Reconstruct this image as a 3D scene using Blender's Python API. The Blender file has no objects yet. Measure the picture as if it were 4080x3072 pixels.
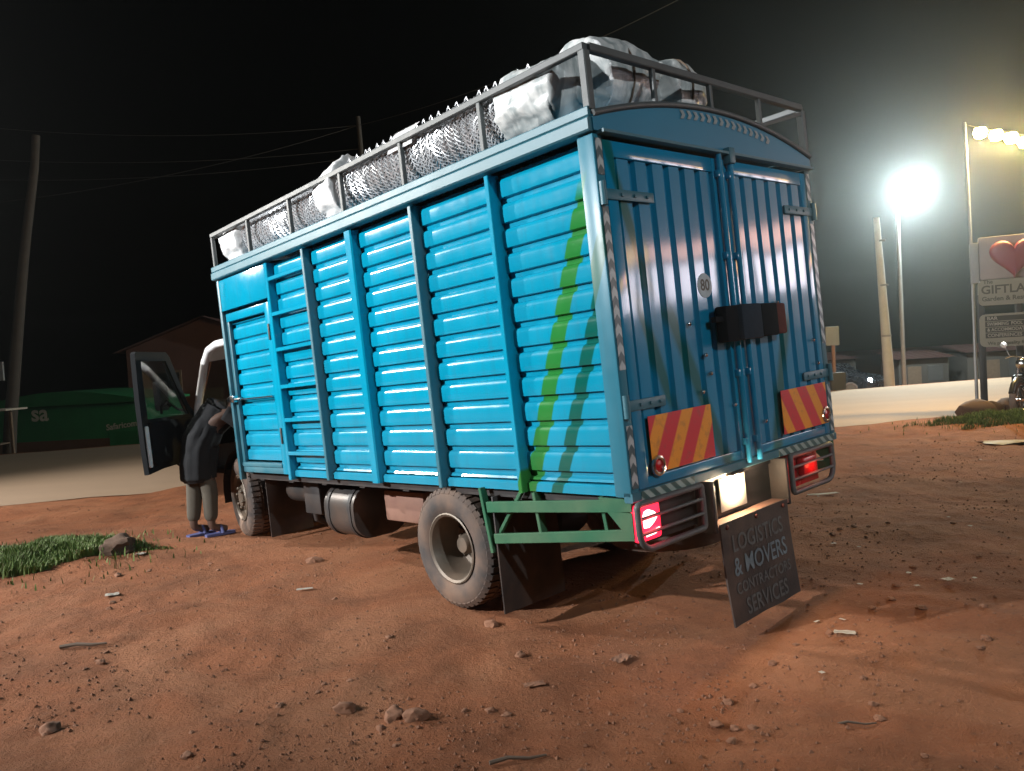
import bpy, bmesh, math, random
from mathutils import Vector, Matrix, noise
random.seed(7)
D = bpy.data
scene = bpy.context.scene
COL = scene.collection
pi = math.pi
R = math.radians

# ------------------------------------------------------------------ camera, world, exposure
CAMH = 1.5317
cam_d = D.cameras.new('camera'); cam = D.objects.new('camera', cam_d); COL.objects.link(cam)
cam_d.sensor_width = 36.0; cam_d.lens = 27.553
cam_d.clip_start = 0.05; cam_d.clip_end = 1000
cam.matrix_world = Matrix(((0.99826, 0.05903, 0.0, 0.0),
                           (-0.00203, 0.03432, -0.99941, 0.0),
                           (-0.059, 0.99767, 0.03438, CAMH),
                           (0, 0, 0, 1)))
scene.camera = cam
scene.view_settings.view_transform = 'Standard'
scene.view_settings.look = 'None'
scene.view_settings.exposure = 0.0
scene.view_settings.gamma = 1.0
scene.cycles.use_denoising = True
scene.cycles.max_bounces = 5
scene.cycles.volume_bounces = 0
scene.cycles.sample_clamp_indirect = 4.0
scene.cycles.caustics_reflective = False
scene.cycles.caustics_refractive = False

world = D.worlds.new('World'); scene.world = world; world.use_nodes = True
wn = world.node_tree.nodes; wl = world.node_tree.links
sky = wn.new('ShaderNodeTexSky'); sky.sky_type = 'NISHITA'; sky.sun_disc = False
sky.sun_elevation = R(-3.0); sky.sun_rotation = R(200); sky.air_density = 1.0; sky.dust_density = 2.0
wl.new(sky.outputs[0], wn['Background'].inputs[0])
wn['Background'].inputs[1].default_value = 0.006
# moonlight so weak that only the lamps are seen
sun_d = D.lights.new('moon', 'SUN'); sun_d.energy = 0.012; sun_d.angle = R(0.5); sun_d.color = (0.8, 0.9, 1.0)
sun = D.objects.new('moon', sun_d); COL.objects.link(sun); sun.rotation_euler = (R(50), 0, R(-60))

KEY_POWER = 10800.0        # street lamp left of the camera
SIDE_POWER = 6200.0       # street lamp left, by the road
ROAD_POWER = 7500.0       # street lamp across the road, in view
SHOP_GLOW = 7.5           # lit upper windows of the shop to the right
BULB_POWER = 600.0
BACK_POWER = 2600.0       # street lamp behind the camera

# ------------------------------------------------------------------ materials
def mat(name):
    m = D.materials.new(name); m.use_nodes = True
    return m, m.node_tree.nodes, m.node_tree.links, m.node_tree.nodes['Principled BSDF']

def simple(name, col, rough=0.6, metal=0.0, var=0.25, scale=8.0, bump=0.0, bscale=60.0, spec=0.5, trans=0.0, dust=0.0):
    m, n, l, b = mat(name)
    tc = n.new('ShaderNodeTexCoord')
    nz = n.new('ShaderNodeTexNoise'); nz.inputs['Scale'].default_value = scale; nz.inputs['Detail'].default_value = 5
    l.new(tc.outputs['Object'], nz.inputs['Vector'])
    mx = n.new('ShaderNodeMix'); mx.data_type = 'RGBA'
    mx.inputs[6].default_value = tuple(c * (1 - var) for c in col) + (1,)
    mx.inputs[7].default_value = tuple(min(1, c * (1 + var)) for c in col) + (1,)
    l.new(nz.outputs[0], mx.inputs[0])
    out = mx.outputs[2]
    if dust:
        nz3 = n.new('ShaderNodeTexNoise'); nz3.inputs['Scale'].default_value = 5; nz3.inputs['Detail'].default_value = 8
        l.new(tc.outputs['Object'], nz3.inputs['Vector'])
        mr = n.new('ShaderNodeMapRange'); mr.inputs[1].default_value = 0.35; mr.inputs[2].default_value = 0.75; mr.inputs[4].default_value = dust
        l.new(nz3.outputs[0], mr.inputs[0])
        m2 = n.new('ShaderNodeMix'); m2.data_type = 'RGBA'; m2.inputs[7].default_value = (0.23, 0.135, 0.085, 1)
        l.new(mr.outputs[0], m2.inputs[0]); l.new(out, m2.inputs[6]); out = m2.outputs[2]
    l.new(out, b.inputs['Base Color'])
    mr2 = n.new('ShaderNodeMapRange'); mr2.inputs[3].default_value = max(0.02, rough - 0.08); mr2.inputs[4].default_value = min(1, rough + 0.12)
    l.new(nz.outputs[0], mr2.inputs[0]); l.new(mr2.outputs[0], b.inputs['Roughness'])
    b.inputs['Metallic'].default_value = metal
    b.inputs['Specular IOR Level'].default_value = spec
    if trans: b.inputs['Transmission Weight'].default_value = trans
    if bump:
        nb = n.new('ShaderNodeTexNoise'); nb.inputs['Scale'].default_value = bscale; nb.inputs['Detail'].default_value = 6
        l.new(tc.outputs['Object'], nb.inputs['Vector'])
        bp = n.new('ShaderNodeBump'); bp.inputs['Strength'].default_value = bump; bp.inputs['Distance'].default_value = 0.01
        l.new(nb.outputs[0], bp.inputs['Height']); l.new(bp.outputs[0], b.inputs['Normal'])
    return m

def emit(name, col, strength):
    m, n, l, b = mat(name)
    b.inputs['Base Color'].default_value = (*[min(1, c) for c in col], 1)
    b.inputs['Emission Color'].default_value = (*col, 1); b.inputs['Emission Strength'].default_value = strength
    return m

class G:
    """tiny node-graph writer for masks"""
    def __init__(s, n, l): s.n, s.l = n, l
    def put(s, sock, v):
        if isinstance(v, (int, float)): sock.default_value = v
        else: s.l.new(v, sock)
    def m(s, op, a, b=0.0, c=None, clamp=False):
        x = s.n.new('ShaderNodeMath'); x.operation = op; x.use_clamp = clamp
        s.put(x.inputs[0], a); s.put(x.inputs[1], b)
        if c is not None: s.put(x.inputs[2], c)
        return x.outputs[0]
    def band(s, v, lo, hi, soft=0.006):
        a = s.n.new('ShaderNodeMapRange'); a.inputs[1].default_value = -soft; a.inputs[2].default_value = soft
        s.put(a.inputs[0], s.m('SUBTRACT', v, lo))
        b = s.n.new('ShaderNodeMapRange'); b.inputs[1].default_value = -soft; b.inputs[2].default_value = soft
        s.put(b.inputs[0], s.m('SUBTRACT', hi, v))
        return s.m('MULTIPLY', a.outputs[0], b.outputs[0])
    def mix(s, f, a, b):
        x = s.n.new('ShaderNodeMix'); x.data_type = 'RGBA'
        s.put(x.inputs[0], f)
        for k, v in ((6, a), (7, b)):
            if isinstance(v, tuple): x.inputs[k].default_value = (*v, 1)
            else: s.l.new(v, x.inputs[k])
        return x.outputs[2]

CYAN = (0.001, 0.255, 0.395)
def truck_paint(name, base, where='side', rough=0.17):
    """gloss paint; green brush stripes are real paint at fixed places on the body (truck coordinates)"""
    m, n, l, b = mat(name); g = G(n, l)
    tc = n.new('ShaderNodeTexCoord'); sp = n.new('ShaderNodeSeparateXYZ'); l.new(tc.outputs['Object'], sp.inputs[0])
    x, y, z = sp.outputs
    nz = n.new('ShaderNodeTexNoise'); nz.inputs['Scale'].default_value = 2.2; nz.inputs['Detail'].default_value = 6
    l.new(tc.outputs['Object'], nz.inputs['Vector'])
    fine = n.new('ShaderNodeTexNoise'); fine.inputs['Scale'].default_value = 9; fine.inputs['Detail'].default_value = 8
    l.new(tc.outputs['Object'], fine.inputs['Vector'])
    c = g.mix(nz.outputs[0], tuple(v * 0.82 for v in base), tuple(v * 1.16 for v in base))
    smp = n.new('ShaderNodeMapping'); smp.inputs['Scale'].default_value = (26, 26, 1.1); l.new(tc.outputs['Object'], smp.inputs[0])
    stn = n.new('ShaderNodeTexNoise'); stn.inputs['Scale'].default_value = 1.0; stn.inputs['Detail'].default_value = 6; l.new(smp.outputs[0], stn.inputs['Vector'])
    stm = n.new('ShaderNodeMapRange'); stm.inputs[1].default_value = 0.52; stm.inputs[2].default_value = 0.75; stm.inputs[4].default_value = 0.30; l.new(stn.outputs[0], stm.inputs[0])
    c = g.mix(stm.outputs[0], c, tuple(v * 0.55 + 0.02 for v in base))
    wob = g.m('MULTIPLY', g.m('SUBTRACT', nz.outputs[0], 0.5), 0.03)
    LG, DG = (0.018, 0.18, 0.035), (0.001, 0.095, 0.075)
    if where == 'side':
        yy = g.m('ADD', y, wob)
        # light stripe: y = .155 at z=1.5 -> .745 at z=.03, width .07 -> .12
        ctr = g.m('MULTIPLY_ADD', z, -0.408, 0.745)
        c = g.mix(g.m('MULTIPLY', g.band(g.m('SUBTRACT', yy, ctr), -0.055, 0.055, 0.004), g.band(z, -0.1, 1.50, 0.06)), c, LG)
        ctr2 = g.m('MULTIPLY_ADD', z, -0.43, 0.53)
        up = g.band(z, -0.1, 1.32, 0.04)
        c = g.mix(g.m('MULTIPLY', g.band(g.m('SUBTRACT', yy, ctr2), -0.042, 0.042, 0.004), up), c, DG)
    else:
        xx = g.m('ADD', x, wob)
        c1 = g.m('MULTIPLY_ADD', z, -0.33, 0.645)
        m1 = g.m('MULTIPLY', g.band(g.m('SUBTRACT', xx, c1), -0.035, 0.035, 0.012), g.band(z, 0.95, 1.75, 0.05))
        c2 = g.m('MULTIPLY_ADD', z, -0.36, 0.56)
        m2 = g.m('MULTIPLY', g.band(g.m('SUBTRACT', xx, c2), -0.05, 0.03, 0.015), g.band(z, 0.38, 0.98, 0.05))
        c3 = g.m('MULTIPLY_ADD', z, -0.47, 0.87)
        m3 = g.m('MULTIPLY', g.band(g.m('SUBTRACT', xx, c3), -0.055, 0.045, 0.02), g.band(z, -0.05, 0.9, 0.05))
        c4 = g.m('MULTIPLY_ADD', z, 0.35, 1.36)
        m4 = g.m('MULTIPLY', g.band(g.m('SUBTRACT', xx, c4), -0.05, 0.05, 0.02), g.band(z, -0.05, 0.8, 0.05))
        for mk in (m1, m2, m3, m4): c = g.mix(g.m('MULTIPLY', mk, 0.85), c, DG)
    # road dust thrown up on the lower body, blotchy
    dz = n.new('ShaderNodeMapRange'); dz.inputs[1].default_value = 0.55; dz.inputs[2].default_value = -0.15; dz.inputs[4].default_value = 0.22
    l.new(z, dz.inputs[0])
    dm = g.m('MULTIPLY', dz.outputs[0], fine.outputs[0])
    c = g.mix(dm, c, (0.20, 0.14, 0.10))
    l.new(c, b.inputs['Base Color'])
    rr = n.new('ShaderNodeMapRange'); rr.inputs[1].default_value = 0.3; rr.inputs[2].default_value = 0.7
    rr.inputs[3].default_value = rough - 0.03; rr.inputs[4].default_value = rough + 0.05
    b.inputs['Specular IOR Level'].default_value = 0.42
    if where == 'rear':
        b.inputs['Specular IOR Level'].default_value = 0.1; b.inputs['Coat Weight'].default_value = 1.0; b.inputs['Coat Roughness'].default_value = 0.10; b.inputs['Coat IOR'].default_value = 1.7
    l.new(fine.outputs[0], rr.inputs[0]); l.new(rr.outputs[0], b.inputs['Roughness'])
    bp = n.new('ShaderNodeBump'); bp.inputs['Strength'].default_value = 0.03; bp.inputs['Distance'].default_value = 0.01
    l.new(nz.outputs[0], bp.inputs['Height']); l.new(bp.outputs[0], b.inputs['Normal'])
    return m

def chevron_tape(name, axis, pitch, across, mid, cols, flip=1, slope=1.0):
    """printed arrow tape; axis = running coordinate, across = coordinate over the width"""
    m, n, l, b = mat(name); g = G(n, l)
    tc = n.new('ShaderNodeTexCoord'); sp = n.new('ShaderNodeSeparateXYZ'); l.new(tc.outputs['Object'], sp.inputs[0])
    r = sp.outputs[axis]; a = sp.outputs[across]
    off = g.m('MULTIPLY', g.m('ABSOLUTE', g.m('SUBTRACT', a, mid)), slope * flip)
    f = g.m('FRACT', g.m('DIVIDE', g.m('ADD', g.m('ADD', r, off), 50.0), pitch))
    mk = g.band(f, 0.0, 0.5, 0.06)
    nz = n.new('ShaderNodeTexNoise'); nz.inputs['Scale'].default_value = 40; nz.inputs['Detail'].default_value = 6
    l.new(tc.outputs['Object'], nz.inputs['Vector'])
    mk = g.m('MULTIPLY', mk, g.m('ADD', g.m('MULTIPLY', nz.outputs[0], 0.6), 0.6), clamp=True)
    l.new(g.mix(mk, cols[0], cols[1]), b.inputs['Base Color'])
    b.inputs['Roughness'].default_value = 0.35
    return m

def stripe_plate(name, sgn, x0):
    m, n, l, b = mat(name); g = G(n, l)
    tc = n.new('ShaderNodeTexCoord'); sp = n.new('ShaderNodeSeparateXYZ'); l.new(tc.outputs['Object'], sp.inputs[0])
    v = g.m('ADD', g.m('SUBTRACT', sp.outputs[0], x0), g.m('MULTIPLY', sp.outputs[2], 0.62 * sgn))
    f = g.m('FRACT', g.m('ADD', g.m('DIVIDE', v, 0.215), 10.0))
    nz = n.new('ShaderNodeTexNoise'); nz.inputs['Scale'].default_value = 25; nz.inputs['Detail'].default_value = 8
    l.new(tc.outputs['Object'], nz.inputs['Vector'])
    c = g.mix(g.band(f, 0.02, 0.48, 0.03), (0.62, 0.035, 0.05), (0.80, 0.30, 0.03))
    mr = n.new('ShaderNodeMapRange'); mr.inputs[1].default_value = 0.55; mr.inputs[2].default_value = 0.8; mr.inputs[4].default_value = 0.5
    l.new(nz.outputs[0], mr.inputs[0])
    c = g.mix(mr.outputs[0], c, (0.25, 0.10, 0.07))
    l.new(c, b.inputs['Base Color']); b.inputs['Roughness'].default_value = 0.35
    # retro-reflective sheet sends a little of the light straight back
    l.new(c, b.inputs['Sheen Tint']); b.inputs['Sheen Weight'].default_value = 0.3
    return m

M = {}
M['side'] = truck_paint('blue_side_paint', CYAN, 'side')
M['corner'] = truck_paint('blue_corner_paint', (0.02, 0.165, 0.235), 'side', 0.35)
M['rear'] = truck_paint('blue_rear_paint', (0.003, 0.205, 0.37), 'rear', 0.35)
M['frame'] = simple('teal_frame_paint', (0.028, 0.14, 0.185), 0.42, var=0.2, scale=5, bump=0.05, dust=0.15)
M['fascia'] = simple('blue_fascia_paint', (0.008, 0.17, 0.28), 0.4, var=0.15, scale=3)
M['grey_tube'] = simple('grey_painted_tube', (0.075, 0.085, 0.085), 0.5, var=0.3, scale=14, bump=0.05)
M['green'] = simple('green_bar_paint', (0.006, 0.10, 0.042), 0.65, var=0.3, scale=10, bump=0.05, dust=0.22)
M['black_metal'] = simple('black_chassis_paint', (0.012, 0.012, 0.013), 0.6, var=0.3, scale=9, dust=0.12)
M['rubber'] = simple('dusty_rubber', (0.05, 0.043, 0.04), 0.8, var=0.3, scale=6, bump=0.15, bscale=90, dust=0.75)
M['flap'] = simple('black_rubber_flap', (0.02, 0.018, 0.018), 0.55, var=0.4, scale=7, bump=0.1, dust=0.28)
M['rim'] = simple('silver_rim_paint', (0.14, 0.115, 0.088), 0.5, metal=0.3, var=0.3, scale=12, bump=0.08, dust=0.35)
M['galv'] = simple('galvanised_wire', (0.78, 0.80, 0.82), 0.3, metal=0.55, var=0.2, scale=30)
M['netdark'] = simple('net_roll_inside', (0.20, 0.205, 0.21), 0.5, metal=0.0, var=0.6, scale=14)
def plastic(name, c0, c1, stretch, rough):
    m, n, l, b = mat(name); g = G(n, l)
    tc = n.new('ShaderNodeTexCoord'); mp = n.new('ShaderNodeMapping'); mp.inputs['Scale'].default_value = stretch
    l.new(tc.outputs['Object'], mp.inputs[0])
    a = n.new('ShaderNodeTexNoise'); a.inputs['Scale'].default_value = 3.0; a.inputs['Detail'].default_value = 5; a.inputs['Distortion'].default_value = 0.8
    l.new(mp.outputs[0], a.inputs['Vector'])
    mr = n.new('ShaderNodeMapRange'); mr.inputs[1].default_value = 0.38; mr.inputs[2].default_value = 0.62; l.new(a.outputs[0], mr.inputs[0])
    l.new(g.mix(mr.outputs[0], c0, c1), b.inputs['Base Color']); b.inputs['Roughness'].default_value = rough
    bp = n.new('ShaderNodeBump'); bp.inputs['Strength'].default_value = 0.35; bp.inputs['Distance'].default_value = 0.02
    l.new(a.outputs[0], bp.inputs['Height']); l.new(bp.outputs[0], b.inputs['Normal'])
    return m
M['white_plastic'] = plastic('white_plastic_wrap', (0.60, 0.61, 0.61), (0.78, 0.78, 0.77), (5, 3, 2), 0.35)
M['grey_plastic'] = plastic('grey_plastic_wrap', (0.33, 0.37, 0.37), (0.70, 0.71, 0.69), (4, 4, 1.4), 0.35)
M['white_paint'] = simple('white_cab_paint', (0.74, 0.74, 0.73), 0.3, var=0.06, scale=4)
M['dark_trim'] = simple('dark_door_trim', (0.008, 0.008, 0.009), 0.8, spec=0.15, var=0.3, scale=12)
M['grey_trim'] = simple('grey_door_rim', (0.012, 0.013, 0.014), 0.75, spec=0.12, var=0.2, scale=8)
M['paper'] = simple('pale_litter', (0.36, 0.31, 0.25), 0.7, var=0.2, scale=40)
M['tank'] = simple('dull_metal_tank', (0.055, 0.055, 0.054), 0.36, metal=0.4, var=0.3, scale=6, dust=0.3)
M['brown_box'] = simple('red_oxide_steel', (0.22, 0.11, 0.08), 0.7, var=0.3, scale=10, dust=0.4)
M['rust'] = simple('rusty_lock_steel', (0.10, 0.035, 0.03), 0.85, spec=0.08, var=0.4, scale=20)
M['lock'] = simple('dark_lock_steel', (0.007, 0.008, 0.011), 0.85, spec=0.08, var=0.4, scale=20)
M['lock_mid'] = simple('grey_lock_steel', (0.022, 0.03, 0.042), 0.85, spec=0.08, var=0.3, scale=20)
M['red_lens'] = emit('lit_red_lens', (1.0, 0.015, 0.05), 2.2)
M['red_core'] = emit('lit_red_bulb_core', (1.0, 0.42, 0.36), 7.0)
M['red_dim'] = simple('red_plastic_lens', (0.45, 0.01, 0.015), 0.25, var=0.15)
M['chrome'] = simple('worn_chrome', (0.6, 0.6, 0.6), 0.2, metal=1.0, var=0.2, scale=20)
M['plate'] = simple('cream_number_plate', (0.8, 0.74, 0.6), 0.4, var=0.05)
M['plate_ink'] = simple('plate_letters', (0.04, 0.04, 0.03), 0.5)
M['side_tape'] = chevron_tape('arrow_tape', 2, 0.088, 0, 0.034, ((0.06, 0.10, 0.11), (0.42, 0.47, 0.47)), 1, 1.2)
M['fascia_tape'] = chevron_tape('arch_arrow_tape', 0, 0.072, 2, 0.0, ((0.05, 0.12, 0.16), (0.20, 0.27, 0.30)), 1, 0.0)
M['sill_tape'] = chevron_tape('sill_arrow_tape', 0, 0.085, 2, 0.028, ((0.05, 0.10, 0.09), (0.36, 0.42, 0.38)), -1, 1.2)
M['plateL'] = stripe_plate('left_warning_stripes', -1, 0.0)
M['plateR'] = stripe_plate('right_warning_stripes', 1, 0.02)
gm, gn, gl, gb = mat('window_glass')
gb.inputs['Base Color'].default_value = (0.42, 0.46, 0.46, 1); gb.inputs['Roughness'].default_value = 0.04
gb.inputs['Transmission Weight'].default_value = 1.0; gb.inputs['IOR'].default_value = 1.45
M['glass'] = gm
M['concrete'] = simple('pole_concrete', (0.42, 0.41, 0.39), 0.85, var=0.2, scale=4, bump=0.2)
M['wood_pole'] = simple('weathered_pole_wood', (0.05, 0.042, 0.036), 0.85, var=0.4, scale=6, bump=0.3)
M['steel_pole'] = simple('grey_steel_pole', (0.25, 0.25, 0.25), 0.5, metal=0.4, var=0.2)
M['black_post'] = simple('black_sign_post', (0.018, 0.017, 0.016), 0.55)
M['cable'] = simple('black_cable', (0.06, 0.06, 0.06), 0.6)
M['board_cream'] = simple('cream_sign_board', (0.174, 0.161, 0.120), 0.5, var=0.1, scale=3)
M['board_pink'] = simple('pale_pink_board', (0.195, 0.158, 0.145), 0.5, var=0.15, scale=3)
M['board_white'] = simple('white_sign_box', (0.195, 0.195, 0.189), 0.5, var=0.08)
M['heart'] = simple('red_heart', (0.15, 0.006, 0.022), 0.5, var=0.1)
M['sign_black'] = simple('sign_black_strip', (0.03, 0.027, 0.02), 0.5)
M['sign_ink'] = simple('sign_dark_letters', (0.05, 0.045, 0.03), 0.5)
M['sign_gold'] = simple('sign_pale_letters', (0.22, 0.20, 0.16), 0.5)
M['kiosk_green'] = simple('green_kiosk_paint', (0.01, 0.17, 0.06), 0.6, var=0.3, scale=2)
M['kiosk_brown'] = simple('brown_kiosk_base', (0.10, 0.05, 0.03), 0.8, var=0.3, scale=2)
M['kiosk_white'] = simple('white_painted_letters', (0.5, 0.55, 0.5), 0.6)
M['brick_red'] = simple('red_brown_wall', (0.10, 0.05, 0.045), 0.85, var=0.25, scale=3)
M['roof_red'] = simple('red_brown_roof_sheet', (0.15, 0.075, 0.07), 0.6, var=0.2, scale=2)
M['stall_wood'] = simple('old_stall_wood', (0.14, 0.10, 0.07), 0.85, var=0.4, scale=9)
M['pale_wood'] = simple('pale_bench_plank', (0.45, 0.40, 0.34), 0.8, var=0.2, scale=9)
M['grey_wall'] = simple('grey_block_wall', (0.06, 0.056, 0.052), 0.85, var=0.25, scale=2)
M['grey_sheet'] = simple('grey_board', (0.20, 0.21, 0.22), 0.6, var=0.1)
M['car_paint'] = simple('dark_car_paint', (0.012, 0.013, 0.016), 0.25, var=0.2)
M['head_lamp'] = emit('lit_headlamp', (0.75, 0.88, 1.0), 60.0)
M['bike_black'] = simple('black_bike_paint', (0.02, 0.018, 0.017), 0.35, var=0.3)
M['lamp_lens'] = emit('lit_lamp_lens', (0.86, 1.0, 0.97), 90.0)
M['bulb'] = emit('lit_yellow_bulb', (1.0, 0.66, 0.20), 60.0)
M['lamp_body'] = simple('grey_lamp_housing', (0.2, 0.2, 0.2), 0.5)
M['jacket'] = simple('black_jacket_cloth', (0.005, 0.005, 0.006), 0.85, var=0.3, scale=14, bump=0.3, bscale=25)
M['trousers'] = simple('grey_trouser_cloth', (0.075, 0.062, 0.045), 0.9, var=0.25, scale=14, bump=0.3, bscale=25)
M['skin'] = simple('dark_brown_skin', (0.09, 0.05, 0.035), 0.5, var=0.15, scale=10)
M['hair'] = simple('black_hair', (0.008, 0.007, 0.007), 0.7)
M['sandal'] = simple('blue_sandal', (0.08, 0.09, 0.22), 0.6)
M['stone'] = simple('earth_covered_stone', (0.24, 0.11, 0.06), 0.9, var=0.35, scale=14, bump=0.4, bscale=60)
M['clod'] = simple('dry_earth_clod', (0.20, 0.09, 0.048), 0.95, var=0.3, scale=20, bump=0.3)
M['kerbstone'] = simple('brown_kerb_stone', (0.10, 0.055, 0.033), 0.9, var=0.3, scale=8, bump=0.4, bscale=40)
M['shop_wall'] = simple('shop_render', (0.35, 0.30, 0.27), 0.85, var=0.15, scale=2)
M['shop_lit'] = emit('lit_shop_window', (0.95, 0.88, 1.0), SHOP_GLOW)
M['shop_lit_yellow'] = emit('lit_yellow_shop_window', (1.0, 0.60, 0.22), SHOP_GLOW * 0.9)
M['shop_lit_pink'] = emit('lit_pink_shop_sign', (1.0, 0.55, 0.45), SHOP_GLOW * 0.8)
M['shutter'] = simple('grey_roller_shutter', (0.06, 0.063, 0.066), 0.5, var=0.2)
gr, grn, grl, grb = mat('grass_blades'); gg = G(grn, grl)
oi = grn.new('ShaderNodeTexCoord'); nz = grn.new('ShaderNodeTexNoise'); nz.inputs['Scale'].default_value = 5.0; nz.inputs['Detail'].default_value = 4
grl.new(oi.outputs['Object'], nz.inputs['Vector'])
nz2 = grn.new('ShaderNodeTexNoise'); nz2.inputs['Scale'].default_value = 60.0; nz2.inputs['Detail'].default_value = 2
grl.new(oi.outputs['Object'], nz2.inputs['Vector'])
dry = grn.new('ShaderNodeMapRange'); dry.inputs[1].default_value = 0.55; dry.inputs[2].default_value = 0.7; grl.new(nz2.outputs[0], dry.inputs[0])
grl.new(gg.mix(dry.outputs[0], gg.mix(nz.outputs[0], (0.05, 0.085, 0.012), (0.15, 0.23, 0.04)), (0.17, 0.12, 0.06)), grb.inputs['Base Color'])
grb.inputs['Roughness'].default_value = 0.7
M['grass'] = gr

def ground_mat():
    m, n, l, b = mat('red_earth'); g = G(n, l)
    tc = n.new('ShaderNodeTexCoord')
    def N(s, d=8, r=0.6, dist=0.0):
        x = n.new('ShaderNodeTexNoise'); x.inputs['Scale'].default_value = s; x.inputs['Detail'].default_value = d
        x.inputs['Roughness'].default_value = r; x.inputs['Distortion'].default_value = dist
        l.new(tc.outputs['Object'], x.inputs['Vector']); return x.outputs[0]
    big, mid, fine = N(0.35, 4), N(2.2, 8, 0.65, 0.6), N(26, 8, 0.7)
    c = g.mix(big, (0.235, 0.080, 0.034), (0.345, 0.132, 0.061))
    mr = n.new('ShaderNodeMapRange'); mr.inputs[1].default_value = 0.38; mr.inputs[2].default_value = 0.66
    l.new(mid, mr.inputs[0])
    c = g.mix(g.m('MULTIPLY', mr.outputs[0], 0.75), c, (0.155, 0.062, 0.030))
    pm = n.new('ShaderNodeMapRange'); pm.inputs[1].default_value = 0.45; pm.inputs[2].default_value = 0.62
    l.new(N(0.9, 6, 0.6, 1.2), pm.inputs[0])
    c = g.mix(g.m('MULTIPLY', pm.outputs[0], 0.45), c, (0.36, 0.165, 0.085))
    mf = n.new('ShaderNodeMapRange'); mf.inputs[1].default_value = 0.58; mf.inputs[2].default_value = 0.78
    l.new(fine, mf.inputs[0])
    c = g.mix(g.m('MULTIPLY', mf.outputs[0], 0.5), c, (0.42, 0.25, 0.15))
    mf2 = n.new('ShaderNodeMapRange'); mf2.inputs[1].default_value = 0.42; mf2.inputs[2].default_value = 0.25
    l.new(fine, mf2.inputs[0])
    c = g.mix(g.m('MULTIPLY', mf2.outputs[0], 0.6), c, (0.10, 0.055, 0.035))
    l.new(c, b.inputs['Base Color']); b.inputs['Roughness'].default_value = 0.95
    b.inputs['Specular IOR Level'].default_value = 0.2
    h = g.m('ADD', g.m('MULTIPLY', fine, 0.5), g.m('MULTIPLY', N(90, 6, 0.7), 0.35))
    h = g.m('ADD', h, mid)
    bp = n.new('ShaderNodeBump'); bp.inputs['Strength'].default_value = 0.95; bp.inputs['Distance'].default_value = 0.04
    l.new(h, bp.inputs['Height']); l.new(bp.outputs[0], b.inputs['Normal'])
    return m
M['earth'] = ground_mat()

def road_mat():
    m, n, l, b = mat('dusty_asphalt'); g = G(n, l)
    tc = n.new('ShaderNodeTexCoord')
    a = n.new('ShaderNodeTexNoise'); a.inputs['Scale'].default_value = 0.6; a.inputs['Detail'].default_value = 8
    mp = n.new('ShaderNodeMapping'); mp.inputs['Rotation'].default_value = (0, 0, R(-17)); mp.inputs['Scale'].default_value = (0.25, 1.6, 1)
    l.new(tc.outputs['Object'], mp.inputs[0]); l.new(mp.outputs[0], a.inputs['Vector'])
    f = n.new('ShaderNodeTexNoise'); f.inputs['Scale'].default_value = 40; f.inputs['Detail'].default_value = 6
    l.new(tc.outputs['Object'], f.inputs['Vector'])
    c = g.mix(a.outputs[0], (0.23, 0.155, 0.100), (0.36, 0.245, 0.155))
    c = g.mix(g.m('MULTIPLY', f.outputs[0], 0.3), c, (0.14, 0.13, 0.12))
    l.new(c, b.inputs['Base Color']); b.inputs['Roughness'].default_value = 0.85
    bp = n.new('ShaderNodeBump'); bp.inputs['Strength'].default_value = 0.3; bp.inputs['Distance'].default_value = 0.01
    l.new(f.outputs[0], bp.inputs['Height']); l.new(bp.outputs[0], b.inputs['Normal'])
    return m
M['asphalt'] = road_mat()

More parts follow.
